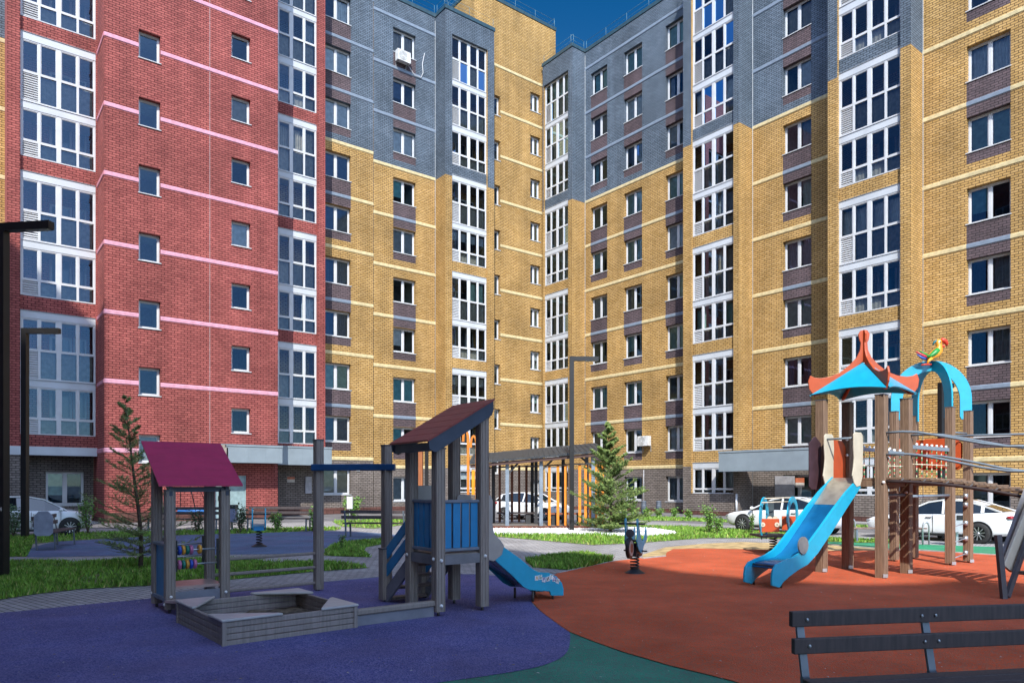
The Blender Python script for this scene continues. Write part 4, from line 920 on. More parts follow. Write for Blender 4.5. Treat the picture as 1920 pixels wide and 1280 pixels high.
# letter tiles on the near slide wall
LT = [('А', (.62, .36, .03)), ('Б', (.02, .22, .13)), ('В', (.03, .06, .35)), ('И', (.05, .04, .02)), ('Г', (.02, .2, .13)), ('Д', (.10, .03, .25)), ('Ж', (.35, .30, .25))]
tx = [(1006, 1083, 0), (1013, 1081.5, 3), (1019.5, 1086, -12), (1027, 1084.5, 8), (1033.5, 1081, -6), (1039, 1085, -3), (1045.5, 1088.5, -24)]
for (ch, c_), (px, py, ro) in zip(LT, tx):
    t, z = seat_line(sp, dS, px, py); s_ = .030
    M = Msl(-.004) @ Matrix.Translation((t, 0, z)) @ Matrix.Rotation(R(-ro), 4, 'Y')
    mb = MB(); mb.box(-s_, s_, -.002, .004, -s_*1.1, s_*1.1, 0, M); tl = mb.build('letter_tile', mat('tile_white', (.85, .85, .85), .4), tw)
    cu = bpy.data.curves.new('letter', 'FONT'); cu.body = ch; cu.size = .066; cu.align_x = 'CENTER'; cu.align_y = 'CENTER'; cu.offset = .0012; cu.extrude = .0006; 
    ob = bpy.data.objects.new('tmp', cu); COL.objects.link(ob); me = bpy.data.meshes.new_from_object(ob.evaluated_get(bpy.context.evaluated_depsgraph_get())); bpy.data.objects.remove(ob); me.materials.clear(); me.materials.append(mat('letter_'+str(ord(ch)), c_, .5))
    lo_ = bpy.data.objects.new('letter', me); COL.objects.link(lo_); lo_.matrix_basis = M @ Matrix.Translation((0, -.0035, 0)) @ Matrix.Rotation(R(90), 4, 'X'); par(lo_, tl)
# balance beam from sandbox to tower; overhead blue beam with its post
bb = empty('balance_beam', (-1.8, 8.3, 0), 0, 'low grey balance beam between the sandbox corner and the slide tower', 'beam')
mb = MB(); mb.bar((-1.80, 8.30, .17), (-.98, 8.93, .17), .10, .07, ch=.015); mb.build('beam', TAUPE, bb)
mb = MB(); mb.bar((-1.80, 8.30, .07), (-.98, 8.93, .07), .04, .12); mb.build('beam_web', GREYP, bb)
hb = empty('overhead_beam', (-1.91, 10.95, 0), 0, 'dark blue overhead beam carried on a grey post behind the slide tower', 'beam')
place_post(hb, (-1.91, 10.95), .13, .03, 2.20, TAUPE, SBR); mb = MB(); mb.bar((-3.07, 11.02, 1.905), (-1.77, 10.88, 1.905), .07, .10, ch=.01); mb.build('beam', mat('dark_blue_beam', (.008, .06, .17), .4), hb)
# ================================================================== large tower with pagoda roof, slide, arch tower and rope bridge
bt_ = empty('play_tower', (6.49, 13.25, 0), 0, 'tall brown post play tower with orange and blue pagoda roof, blue slide and arch top', 'play tower')
Q = {1: (6.46, 12.56), 2: (7.24, 13.19), 3: (6.49, 13.89), 4: (5.77, 13.39), 5: (8.10, 15.22), 6: (8.78, 15.70), 7: (8.86, 14.53), 8: (9.51, 14.98)}
for k, h in ((1, 3.20), (2, 3.20), (3, 3.20), (4, 3.20), (5, 3.17), (6, 3.12), (7, 3.19), (8, 3.16)):
    z0 = .0 if k < 5 else .05
    place_post(bt_, Q[k], .165 if k < 5 else .15, z0, h-z0, BROWN, R(39))
cT = Vector((6.49, 13.25, 0)); cA = (Vector((*Q[5], 0))+Vector((*Q[8], 0)))/2
# roof fins (outline in radius/height), four hips
fin_px = [(1622, 618.5), (1613, 620), (1609, 627), (1611, 637.6), (1613.5, 643), (1612, 656.7), (1606, 670), (1593, 684), (1574, 699), (1555, 706.5), (1538, 709), (1527, 708), (1519, 704), (1515, 715), (1517, 729), (1526.5, 743), (1535, 741), (1575, 712), (1621, 677)]
dL = Vector((Q[4][0]-cT.x, Q[4][1]-cT.y, 0)).normalized()
fin = []
for px, py in fin_px:
    t, z = seat_line((cT.x, cT.y), (dL.x, dL.y), px, py); fin.append((max(t, .012), z))
for k in (4, 1, 2, 3):
    d = (Vector((*Q[k], 0))-cT).normalized(); n_ = Vector((-d.y, d.x, 0))
    M = Matrix(((d.x, n_.x, 0, cT.x), (d.y, n_.y, 0, cT.y), (0, 0, 1, 0), (0, 0, 0, 1)))
    mb = MB(); mb.prism(fin, -.018, .018, M); mb.build('roof_fin', ORANGE, bt_, .006)
apex = 3.88; rb_, zb2 = .93, 3.30
for a, b in ((4, 1), (1, 2), (2, 3), (3, 4)):
    da = (Vector((*Q[a], 0))-cT).normalized(); db = (Vector((*Q[b], 0))-cT).normalized()
    top = cT+(da+db).normalized()*.03+Vector((0, 0, apex)); pa = cT+da*rb_+db*.02+Vector((0, 0, zb2)); pb2 = cT+db*rb_+da*.02+Vector((0, 0, zb2)); N = 14; vs = []
    nrm = (pa-top).cross(pb2-top).normalized()*.012
    for i in range(N+1):
        t = i/N; e = pa.lerp(pb2, t); lift = .42*4*t*(1-t)*.34; e2 = e.lerp(top, lift*.9); vs.append(e2)
    P = [top]+vs; n = len(P); allv = [p+nrm for p in P]+[p-nrm for p in P]
    fs = [(0, i, i+1) for i in range(1, n-1)]+[(n, n+i+1, n+i) for i in range(1, n-1)]+[(i, i+n, i+1+n, i+1) for i in range(1, n-1)]
    mb = MB(); mb.add([tuple(v) for v in allv], fs); mb.build('roof_panel', BLUE, bt_)
# decks
def deck(ks, z, nm='deck'):
    P = [Vector((*Q[k], 0)) for k in ks]; c = sum(P, Vector())/4; mb = MB(); n = 4
    vs = [tuple(p+Vector((0, 0, z-.04))) for p in P]+[tuple(p+Vector((0, 0, z))) for p in P]
    mb.add(vs, [(3, 2, 1, 0), (4, 5, 6, 7)]+[(i, (i+1) % 4, (i+1) % 4+4, i+4) for i in range(4)]); mb.build(nm, BROWN, bt_)
    for i in range(4):
        mb = MB(); mb.bar(P[i]+Vector((0, 0, z-.10)), P[(i+1) % 4]+Vector((0, 0, z-.10)), .04, .11); mb.build('deck_beam', BROWN, bt_)
deck((1, 2, 3, 4), 1.76); deck((5, 7, 8, 6), 1.76)
def q3(k, z): return Vector((*Q[k], z))
# dark and orange side boards of the roofed tower
def board(pa, pb, z0, z1, m, nm='side_board', th=.02):
    d = (pb-pa); d.z = 0; L = d.length; d.normalize(); n_ = Vector((-d.y, d.x, 0)); M = Matrix(((d.x, n_.x, 0, pa.x), (d.y, n_.y, 0, pa.y), (0, 0, 1, 0), (0, 0, 0, 1)))
    c_ = .06; mb = MB(); mb.prism([(0+c_, z0), (L-c_, z0), (L, z0+c_), (L, z1-c_*2), (L-c_*2, z1), (c_*2, z1), (0, z1-c_*2), (0, z0+c_)], -th/2, th/2, M); return mb.build(nm, m, bt_, .004)
board(q3(4, 0).lerp(q3(3, 0), .08), q3(3, 0).lerp(q3(4, 0), .1), 1.50, 2.48, ORANGE)
board(q3(4, 0)+Vector((-.32, -.20, 0)), q3(4, 0)+Vector((-.06, -.10, 0)), 1.55, 2.52, mat('dark_aubergine', (.05, .025, .035), .5))
board(q3(6, 0).lerp(q3(5, 0), .1), q3(5, 0).lerp(q3(6, 0), .05), 1.95, 2.62, ORANGE); board(q3(6, 0).lerp(q3(8, 0), .1), q3(8, 0).lerp(q3(6, 0), .1), 1.95, 2.62, ORANGE)
board(q3(6, 0)+Vector((-.1, .02, 0)), q3(8, 0)+Vector((-.12, .05, 0)), 2.0, 2.6, ORANGE)
# slide
s0_ = Vector((4.19, 11.28, 0)); dB = Vector((.805, .593, 0)); nB = Vector((-.593, .805, 0))
pxw = [(1611, 893), (1585, 921), (1560, 954), (1535, 989), (1511.6, 1020.6), (1500, 1034), (1485, 1044), (1468, 1051), (1454, 1058), (1448, 1068), (1446, 1082), (1446, 1097), (1460, 1101), (1468, 1090), (1479, 1080), (1497, 1067), (1513, 1058), (1532, 1037), (1560, 995), (1585, 955), (1612, 914)]
slp = [seat_line((s0_.x, s0_.y), (dB.x, dB.y), *p) for p in pxw]
MB_ = lambda y: Matrix(((dB.x, nB.x, 0, s0_.x+nB.x*y), (dB.y, nB.y, 0, s0_.y+nB.y*y), (0, 0, 1, 0), (0, 0, 0, 1)))
for y in (0, .50):
    mb = MB(); mb.prism(slp, -.018, .018, MB_(y)); mb.build('slide_side', BLUE, bt_, .008)
ch = [(2.52, 1.76), (2.40, 1.755), (2.25, 1.66), (.98, .62), (.80, .50), (.62, .43), (.10, .385), (-.02, .33)]
mb = MB(); vs = []
for t, z in ch: vs += [(t, .018, z), (t, .482, z), (t, .018, z-.02), (t, .482, z-.02)]
fs = []
for i in range(len(ch)-1):
    a = 4*i; b = a+4; fs += [(a, a+1, b+1, b), (a+2, b+2, b+3, a+3)]
fs += [(4*(len(ch)-1)+j for j in (0, 1, 3, 2))]
mb.add(vs, [tuple(f) for f in fs], 0, MB_(0), True); mb.build('slide_chute', mat('blue_chute', (.008, .12, .30), .25, .0, coat=.4, var=.2, scale=2), bt_)
mb = MB(); tq = [(2.52, 1.764), (2.40, 1.759), (2.25, 1.666), (1.80, 1.292)]; vs = []
for t, z in tq: vs += [(t, .022, z+.002), (t, .478, z+.002)]
mb.add(vs, [(2*i, 2*i+1, 2*i+3, 2*i+2) for i in range(3)], 0, MB_(0), True); mb.build('chute_top', mat('chute_steel', (.42, .38, .32), .3, .55), bt_)
mb = MB(); mb.tube([s0_+nB*.0+dB*.02+Vector((0, 0, .34)), s0_+nB*.5+dB*.02+Vector((0, 0, .34))], .03, 12); mb.build('slide_lip', mat('lip_dark', (.03, .03, .05), .4), bt_)
for y in (-.03, .512):
    pts = [(2.22, 1.66), (2.30, 1.60), (2.42, 1.62), (2.50, 1.78), (2.50, 2.0), (2.52, 2.3), (2.50, 2.52), (2.45, 2.56), (2.25, 2.56), (2.20, 2.52), (2.20, 2.3), (2.22, 2.1), (2.20, 1.95), (2.16, 1.80)]
    mb = MB(); mb.prism(pts, 0, .024, MB_(y)); mb.build('slide_entry_panel', CREAM, bt_, .008)
mb = MB(); mb.tube([s0_+dB*2.28+nB*-.02+Vector((0, 0, 2.46)), s0_+dB*2.28+nB*.56+Vector((0, 0, 2.46))], .02, 10); mb.build('slide_crossbar', RAILG, bt_)
mb = MB(); Md = Matrix(((dB.x, 0, nB.x, s0_.x+dB.x*.62-nB.x*.045), (dB.y, 0, nB.y, s0_.y+dB.y*.62-nB.y*.045), (0, 1, 0, .66), (0, 0, 0, 1))); mb.lathe([(.0, 0), (.14, 0), (.14, .024), (.0, .024)], 28, Md, smooth=False); mb.build('joint_disc', mat('disc_grey', (.19, .19, .195), .5), bt_)
mb = MB()
for y in (0, .5): mb.tube([s0_+dB*.06+nB*y, s0_+dB*.06+nB*y+Vector((0, 0, .22))], .018, 8)
mb.build('slide_foot', MATS['foot_steel'], bt_)
# crossing arches over the second tower
for a, b, m_, nm in ((5, 8, BLUE, 'arch'), (7, 6, BLUE, 'arch')):
    pa, pb2 = q3(a, 0), q3(b, 0); d = pb2-pa; L = d.length; d.normalize(); n_ = Vector((-d.y, d.x, 0)); c = (pa+pb2)/2
    M = Matrix(((d.x, n_.x, 0, c.x), (d.y, n_.y, 0, c.y), (0, 0, 1, 0), (0, 0, 0, 1))); ro = L/2+.07; ri = L/2-.16; N = 24
    zt = 4.24 if a == 5 else 4.235; zs = 3.42
    outer = [(ro*cos(pi*i/N), zs+(zt-zs)*sin(pi*i/N)) for i in range(N+1)]; inner = [(ri*cos(pi*i/N), zs-.02+(zt-.20-zs)*sin(pi*i/N)) for i in range(N, -1, -1)]
    pts = [(ro, 3.14)]+outer+[(-ro, 3.14), (-ro+.06, 3.0), (-ri-.03, 3.0), (-ri, 3.06)]+inner+[(ri, 3.06), (ri+.03, 3.0), (ro-.06, 3.0)]
    if a == 5:
        mb = MB(); mb.prism(pts, -.016, .016, M); mb.build(nm, m_, bt_, .004)
    else:       # notched at the crossing so that the two boards interlock
        for sgn in (1, -1):
            half = [(abs(x)*sgn if abs(x) > .017 else .017*sgn, z) for x, z in pts if x*sgn >= -1e-6]
            hp = sorted([p for p in half], key=lambda p: p[0]*0) 
            o_ = [(sgn*ro, 3.14)]+[(sgn*abs(x), z) for x, z in outer if x*1 >= .017]+[(sgn*.017, zt)]+[(sgn*.017, zt-.22)]+[(sgn*abs(x), z) for x, z in inner[::-1] if x >= .017][::-1][::1]
            oo = [(sgn*ro, 3.0)]+[(sgn*x, z) for x, z in outer if x > .02]+[(sgn*.017, zt), (sgn*.017, zt-.2)]+sorted([(sgn*x, z) for x, z in inner if x > .02], key=lambda p: -p[1])+[(sgn*ri, 3.0)]
            mb = MB(); mb.prism(oo, -.016, .016, M); mb.build(nm, m_, bt_)
# rope bridge from tower to tower and the plank bridge leaving to the right
e1 = (q3(7, 0)-q3(2, 0)).normalized()
def net(pa, pb, z0, z1, n=8):
    mb = MB(); mb.bar(pa+Vector((0, 0, z1)), pb+Vector((0, 0, z1)), .05, .07); top = mb.build('net_rail', RAILG, bt_)
    cols = [mat('rope_red', (.5, .06, .05), .8), mat('rope_green', (.05, .3, .12), .8), mat('rope_cream', (.62, .55, .38), .8)]
    mb = MB(); rp = []
    for i in range(n):
        p = pa.lerp(pb, (i+.5)/n); k = 14
        for j in range(k):
            mb.tube([p+Vector((0, 0, z0+(z1-z0)*j/k)), p+Vector((0, 0, z0+(z1-z0)*(j+1)/k))], .011, 5, (i+j) % 3, cap=False)
    mb.tube([pa+Vector((0, 0, (z0+z1)/2-.02)), pb+Vector((0, 0, (z0+z1)/2-.02))], .011, 5, 2)
    mb.build('rope_net', cols, bt_)
    kb2 = MB()
    for i in range(n): kb2.lathe([(.0, -.03), (.025, -.02), (.025, .02), (0, .03)], 8, Matrix.Translation(pa.lerp(pb, (i+.5)/n)+Vector((0, 0, z1+.05)))); kb2.lathe([(.0, -.02), (.02, 0), (0, .02)], 8, Matrix.Translation(pa.lerp(pb, (i+.5)/n)+Vector((0, 0, (z0+z1)/2-.02))))
    kb2.build('net_knobs', WHT, bt_)
net(q3(2, 0)+e1*.1, q3(7, 0)-e1*.1, 1.74, 2.34); net(q3(3, 0)+e1*.1, q3(5, 0)-e1*.1, 1.74, 2.34)
net(q3(1, 0).lerp(q3(2, 0), .15), q3(2, 0).lerp(q3(1, 0), .15), 1.78, 2.2, 3)
for i in range(11):
    p = q3(2, 1.73).lerp(q3(7, 1.73), (i+.6)/11.4); p2 = q3(3, 1.73).lerp(q3(5, 1.73), (i+.6)/11.4); mb = MB(); mb.bar(p, p2, .13, .035, ch=.008); mb.build('bridge_plank', BROWN, bt_)
ou = Vector((.627, -.779, 0)); w_ = (q3(2, 0)-q3(1, 0))
def sag(s): return 1.74+.0*s-.055*s*s+.0
for i in range(15):
    s = .06+i*.165; p = q3(1, sag(s)+.01)+ou*s; mb = MB(); mb.bar(p, p+w_, .145, .035, ch=.008); mb.build('bridge_plank', BROWN, bt_)
for off in (0, 1):
    b0 = q3(1, 0)+w_*off; mb = MB()
    mb.tube([b0+ou*s+Vector((0, 0, sag(s)-.04)) for s in [0, .4, .8, 1.2, 1.6, 2.0, 2.5]], .028, 8); mb.build('bridge_stringer', mat('dark_stringer', (.05, .035, .035), .5), bt_)
    for hz in (.80, .42):
        mb = MB(); pts = [b0+ou*s+Vector((0, 0, z+hz)) for s, z in ((.07, 1.74), (.35, 1.745), (.6, 1.72), (1.0, 1.63), (1.55, 1.49), (1.9, 1.43), (2.5, 1.42))]
        mb.tube(pts, .021, 10); mb.build('handrail', RAILG, bt_)
    mb = MB()
    for s in (.3, .65, 1.0, 1.35, 1.7, 2.05): mb.bar(b0+ou*s+Vector((0, 0, sag(s)-.05)), b0+ou*(s+.07)+Vector((0, 0, sag(s)+.01)), .012, .02)
    mb.build('bridge_bracket', STEEL, bt_)
for a, b, z in ((1, 2, 1.45), (3, 4, 1.45), (2, 7, 1.42)):
    mb = MB(); mb.tube([q3(a, z), q3(b, z)], .028, 10); mb.build('cross_tube', RAILG, bt_)
# high monkey bar with hanging rope, chain ladder fittings
hp0 = q3(7, 2.62)+Vector((-.05, -.06, 0)); mb = MB(); mb.tube([q3(7, 2.62), q3(7, 2.62)+Vector((3.2, -1.6, .0))], .024, 10); mb.tube([q3(7, 2.70), q3(8, 2.70)], .016, 8); mb.build('monkey_bar', RAILG, bt_)
mb = MB(); rp = q3(7, 2.60)+Vector((3.2, -1.6, 0))*.36
for j in range(26):
    a0 = rp+Vector((.012*cos(j*1.3), .012*sin(j*1.3), -.05-j*.055)); a1 = rp+Vector((.012*cos((j+1)*1.3), .012*sin((j+1)*1.3), -.05-(j+1)*.055)); mb.tube([a0, a1], .022, 6, j % 2, cap=False)
mb.build('climbing_rope', [mat('rope_teal', (.02, .32, .22), .8), mat('rope_teal_pale', (.22, .5, .4), .8)], bt_)
for z in (.22, .52, .84, 1.22, 1.40):
    mb = MB(); mb.lathe([(.0, -.05), (.045, -.045), (.045, .045), (0, .05)], 12, Matrix.Translation(q3(8, z)+Vector((-.09, -.06, 0)))); mb.build('rung_socket', STEEL, bt_)
for z in (.18, .50, .82):
    mb = MB(); mb.tube([q3(8, z)+Vector((-.1, -.07, .02)), q3(7, z-.04)+Vector((.08, .05, 0))], .014, 6); mb.build('rung', STEEL, bt_)
mb = bolts([(q3(1, 1.68)+Vector((-.02, -.105, 0)), (-.2, -1, 0)), (q3(1, 1.68)+Vector((.085, -.07, .01)), (.6, -1, 0)), (q3(2, 1.5)+Vector((-.06, -.10, 0)), (-.4, -1, 0)), (q3(1, 2.1)+Vector((.1, -.03, 0)), (1, -.3, 0)), (q3(3, 2.5)+Vector((-.06, -.1, 0)), (-.5, -1, 0)), (q3(3, 2.2)+Vector((-.06, -.1, 0)), (-.5, -1, 0)), (q3(8, 1.68)+Vector((0, -.1, 0)), (0, -1, 0))], .028); [b_.build('bolt_cap', WHT, bt_) for b_ in mb]
for k in (1, 2, 3, 4, 7, 8):
    mb = MB(); mb.box(Q[k][0]-.03, Q[k][0]+.05, Q[k][1]-.118, Q[k][1]-.10, .03, .09); mb.build('foot_bracket', STEEL, bt_)
# parrot figure perched on the arch: a painted board figure with rounded body
pr = empty('parrot_figure', (8.82, 14.98, 4.2), 0, 'painted wooden parrot with green wing and red beak on the blue arch', 'figure')
def blob(mb, c, r, M=None, n=14):
    k = 8; prof = [(sin(pi*i/k), -cos(pi*i/k)) for i in range(k+1)]; prof = [(max(a, 1e-5), b) for a, b in prof]
    mb.lathe(prof, n, Matrix.Translation(c) @ (M or Matrix()) @ Matrix.Diagonal((*r, 1)))
pc = Vector((8.80, 14.95, 0))
def pp(px, py, dy=0): t, z = seat_line((pc.x, pc.y), (1, 0), px, py); return (pc.x+t, pc.y+dy, z)
def ribbon(nm, px, rs, m, thick=1.0, root=pr, dy=0):
    mb = MB(); mb.tube([pp(*p, dy) for p in px], [r for r in rs], 12); o = mb.build(nm, m, root); return o
ribbon('body', [(1738, 675), (1745, 670), (1753, 664), (1760, 656), (1761, 648), (1758, 641), (1757, 637)], [.03, .075, .10, .085, .055, .05, .02], mat('parrot_yellow', (.85, .36, .03), .4))
mb = MB(); blob(mb, pp(1760.5, 641), (.062, .05, .062)); mb.build('head', MATS['parrot_yellow'], pr)
ribbon('beak', [(1762, 639), (1767, 637.5), (1772, 640), (1775.5, 645), (1774.5, 649)], [.03, .055, .052, .035, .01], mat('parrot_red', (.62, .05, .02), .4)); ribbon('lower_beak', [(1765, 646), (1769, 650), (1771, 651)], [.02, .03, .012], MATS['parrot_red'])
ribbon('wing', [(1756, 656), (1750, 662), (1742, 668), (1735, 670)], [.05, .06, .04, .012], mat('parrot_green', (.02, .30, .05), .4), dy=-.06)
ribbon('tail_feather', [(1742, 672), (1730, 666), (1717, 659)], [.03, .03, .012], mat('parrot_red2', (.55, .04, .06), .4)); ribbon('tail_feather', [(1741, 674), (1729, 671), (1719, 664)], [.028, .028, .012], mat('parrot_blue', (.03, .10, .42), .4)); ribbon('tail_feather', [(1743, 669), (1733, 663), (1724, 658)], [.022, .024, .01], MATS['parrot_green'])
ribbon('leg', [(1744, 672), (1738, 678), (1736, 683)], [.04, .022, .018], MATS['parrot_yellow'], dy=-.05); ribbon('foot', [(1724, 685), (1732, 684), (1743, 684)], [.014, .02, .016], MATS['parrot_red'], dy=-.06)
ribbon('crest', [(1757, 638), (1752, 641), (1749, 647)], [.02, .024, .008], mat('parrot_teal', (.02, .18, .22), .4))
mb = MB(); blob(mb, pp(1759.5, 641.5, -.045), (.02, .012, .03)); mb.build('eye', WHT, pr); mb = MB(); blob(mb, pp(1760.5, 642, -.056), (.01, .006, .018)); mb.build('pupil', BLK, pr)
# stair tower cut by the right edge
cs = empty('climbing_stair', (7.2, 10.4, 0), 0, 'steep stair with pale side board cut by the right edge of the picture', 'stair')
mb = MB(); A = Vector((7.20, 10.45, .42)); B = Vector((7.95, 10.75, 1.78)); mb.bar(A, B, .05, .22, ch=.008); mb.build('side_board', CREAM, cs)
mb = MB(); mb.bar(A+Vector((.05, .12, .14)), B+Vector((0, .12, .14)), .05, .16); mb.build('side_board', mat('grey_side', (.27, .28, .30), .45), cs)
mb = MB(); mb.bar(A+Vector((.35, -.55, -.05)), B+Vector((.35, -.55, 0)), .05, .22); mb.build('side_board', CREAM, cs)
mb = MB(); mb.bar((7.02, 10.25, 0), (6.98, 10.32, .92), .07, .07); mb.build('stair_leg', mat('dark_post', (.075, .07, .08), .6), cs)
mb = MB(); mb.bar((7.10, 10.30, .04), (7.62, 10.55, 1.0), .05, .08); mb.build('stair_leg', MATS['dark_post'], cs)
for i in range(6):
    p = A.lerp(B, (i+.3)/6)+Vector((.12, 0, -.12)); mb = MB(); mb.bar(p, p+Vector((.38, -.58, 0)), .15, .045); mb.build('stair_tread', MATS['tread_wood'], cs)
# ---- spring riders
RUB = mat('spring_black', (.015, .016, .02), .5); 
def spring(root, x, y, z0, z1, r=.075, base=.19):
    mb = MB(); mb.lathe([(base, .0), (base, .02), (base*.85, .035), (base*.5, .075), (r*.9, .10), (0.001, .10)], 24, Matrix.Translation((x, y, 0))); mb.build('base_dome', RUB, root)
    pts = []; N = 110; turns = 5
    for i in range(N+1):
        t = i/N; a = 2*pi*turns*t; pts.append((x+r*cos(a), y+r*sin(a), z0+(z1-z0)*t))
    mb = MB(); mb.tube(pts, .014, 7); mb.build('spring', RUB, root)
mr_ = empty('spring_rider', (2.26, 13.23, 0), 0, 'motorbike shaped spring rider with blue sides on the edge of the orange surface', 'spring rider')
spring(mr_, 2.26, 13.23, .09, .36)
mdir = Vector((-.42, -.91, 0)); mside = Vector((.91, -.42, 0)); mc = Vector((2.26, 13.23, 0))
def mM(y): return Matrix(((mdir.x, mside.x, 0, mc.x+mside.x*y), (mdir.y, mside.y, 0, mc.y+mside.y*y), (0, 0, 1, 0), (0, 0, 0, 1)))
side = [(-.42, .78), (-.38, .84), (-.30, .70), (-.20, .60), (-.08, .60), (.02, .68), (.10, .86), (.18, 1.02), (.25, 1.03), (.27, .97), (.24, .80), (.27, .62), (.22, .52), (.12, .44), (.0, .38), (-.1, .38), (-.2, .5), (-.36, .56), (-.44, .62)]
for y in (-.11, .11):
    mb = MB(); mb.prism(side, -.01, .01, mM(y)); mb.build('side_board', mat('muted_blue', (.05, .34, .50), .4), mr_, .004)
mb = MB(); mb.box(-.30, -.0, -.10, .10, .585, .61, 0, mM(0)); mb.build('seat', BLK, mr_)
mb = MB(); mb.tube([mM(0) @ Vector((.2, -.24, .93)), mM(0) @ Vector((.2, .24, .93))], .018, 8); mb.build('handlebar', BLK, mr_)
mb = MB(); mb.tube([mM(0) @ Vector((-.05, -.22, .42)), mM(0) @ Vector((-.05, .22, .42))], .015, 8); mb.build('footrest', RUB, mr_)
for xx, zz, rr in ((.34, .50, .19), (-.34, .46, .17)):
    Mw = mM(0) @ Matrix.Translation((xx, 0, zz)) @ Matrix.Rotation(R(90), 4, 'X')
    mb = MB(); mb.lathe([(.001, -.03), (rr, -.03), (rr, .03), (.001, .03)], 26, Mw, smooth=False); w = mb.build('wheel', BLK, mr_, .004)
    mb = MB(); mb.lathe([(.001, -.036), (rr*.74, -.036), (rr*.74, .036), (.001, .036)], 26, Mw, smooth=False); mb.build('rim', mat('rim_pinkish', (.42, .30, .26), .5), w)
    mb = MB(); mb.lathe([(.001, -.042), (rr*.42, -.042), (rr*.42, .042), (.001, .042)], 20, Mw, smooth=False); mb.build('hub', mat('hub_rust', (.30, .09, .05), .5), w)
mb = MB(); mb.lathe([(.001, 0), (.075, 0), (.075, .03), (.001, .04)], 22, mM(0) @ Matrix.Translation((.30, 0, .76)) @ Matrix.Rotation(R(80), 4, 'Y'), smooth=False); mb.build('headlight', mat('lamp_dark', (.06, .06, .07), .4), mr_)
mb = MB(); mb.box(-.12, .12, -.06, .06, .33, .56, 0, mM(0)); mb.build('frame', RUB, mr_)
br_ = empty('spring_rider', (-6.63, 18.84, 0), 0, 'blue and cream spring rider on the blue rubber surface in front of the benches', 'spring rider')
spring(br_, -6.63, 18.84, .09, .44, .07, .2)
md2 = Vector((.35, -.94, 0)); ms2 = Vector((.94, .35, 0)); bc = Vector((-6.63, 18.84, 0)); bM = lambda y: Matrix(((md2.x, ms2.x, 0, bc.x+ms2.x*y), (md2.y, ms2.y, 0, bc.y+ms2.y*y), (0, 0, 1, 0), (0, 0, 0, 1)))
for y in (-.17, .15):
    mb = MB(); mb.prism([(-.35, .72), (-.30, .80), (-.15, .66), (.0, .70), (.08, .88), (.14, 1.02), (.20, .98), (.26, .70), (.22, .52), (.05, .44), (-.2, .46), (-.34, .58)], -.015, .015, bM(y)); mb.build('side_board', BLUE, br_, .005)
mb = MB(); mb.box(-.26, .2, -.15, .13, .56, .60, 0, bM(0)); mb.build('seat', mat('seat_bluegrey', (.18, .30, .36), .4), br_)
mb = MB(); mb.box(-.24, .18, -.14, .12, .44, .56, 0, bM(0)); mb.build('body', BLUE2, br_)
mb = MB(); mb.prism([(-.4, .60), (-.34, .66), (-.05, .60), (.0, .52), (-.1, .45), (-.3, .48)], -.012, .012, bM(-.2)); mb.build('wing_board', BEIGE, br_)
mb = MB(); mb.tube([bM(0) @ Vector((.1, -.3, .86)), bM(0) @ Vector((.1, .28, .86))], .018, 8); mb.build('handlebar', BLK, br_)
cr_ = empty('spring_rider', (6.3, 17.3, 0), 0, 'car shaped spring rider with two blue hoops and an orange front with round lamps', 'spring rider')
yb = 17.0
for px0, px1, y0_, y1_ in ((1418, 1447, 931, 1010), (1465, 1504, 930, 1006)):
    x0, x1 = (px0-HX)/F*yb, (px1-HX)/F*yb; zt, zb3 = H-(y0_-HY)/F*yb, H-(y1_-HY)/F*yb; xc = (x0+x1)/2; rx = (x1-x0)/2; th = .14
    dirn = Vector((.62, .78, 0)); Lr = rx/.62; N = 26; o_, i_ = [], []
    for i in range(N+1):
        a = pi*1.12*i/N-.06*pi; o_.append((Lr*1.05*cos(a), zt-(zt-zb3)*.52+(zt-zb3)*.52*sin(a))); i_.append(((Lr*1.05-th)*cos(a), zt-(zt-zb3)*.52+((zt-zb3)*.52-th)*sin(a)))
    pts = [(Lr*.55, zb3)]+o_+[(-Lr*.55, zb3)]+[(-Lr*.40, zb3+.05)]+i_[::-1]+[(Lr*.40, zb3+.05)]
    M = Matrix(((dirn.x, -dirn.y, 0, xc), (dirn.y, dirn.x, 0, yb+(.0 if px0 < 1450 else -.05)), (0, 0, 1, 0), (0, 0, 0, 1))); mb = MB(); mb.prism(pts, -.014, .014, M); mb.build('side_hoop', BLUE, cr_, .004)
def bx2(nm, px0, px1, y0, y1, m, Y=yb, d=.02, dx=0):
    mb = MB(); mb.box((px0-HX)/F*Y+dx, (px1-HX)/F*Y+dx, Y-d/2, Y+d/2, H-(y1-HY)/F*Y, H-(y0-HY)/F*Y); return mb.build(nm, m, cr_, .004)
fr_ = bx2('front_board', 1423, 1461, 972, 997, ORANGE, 16.85); bx2('rear_board', 1466, 1492, 967, 993, ORANGE, 17.6)
for px in (1430.5, 1457):
    mb = MB(); Mh = Matrix.Translation(((px-HX)/F*16.82, 16.84, H-(983-HY)/F*16.82)) @ Matrix.Rotation(R(90), 4, 'X'); mb.lathe([(.001, 0), (.055, 0), (.055, .02), (.001, .022)], 20, Mh, smooth=False); hl = mb.build('lamp_disc', CREAM, cr_)
    mb = MB(); mb.lathe([(.001, .02), (.014, .02), (.012, .03), (.001, .032)], 10, Mh); mb.build('lamp_centre', BLK, hl)
for px in (1443, 1453):
    mb = MB(); Mh = Matrix.Translation(((px-HX)/F*16.9, 16.9, H-(972-HY)/F*16.9)) @ Matrix.Rotation(R(90), 4, 'X'); mb.lathe([(.001, 0), (.06, 0), (.06, .02), (.001, .02)], 20, Mh, smooth=False); mb.build('ear_disc', CREAM, cr_)
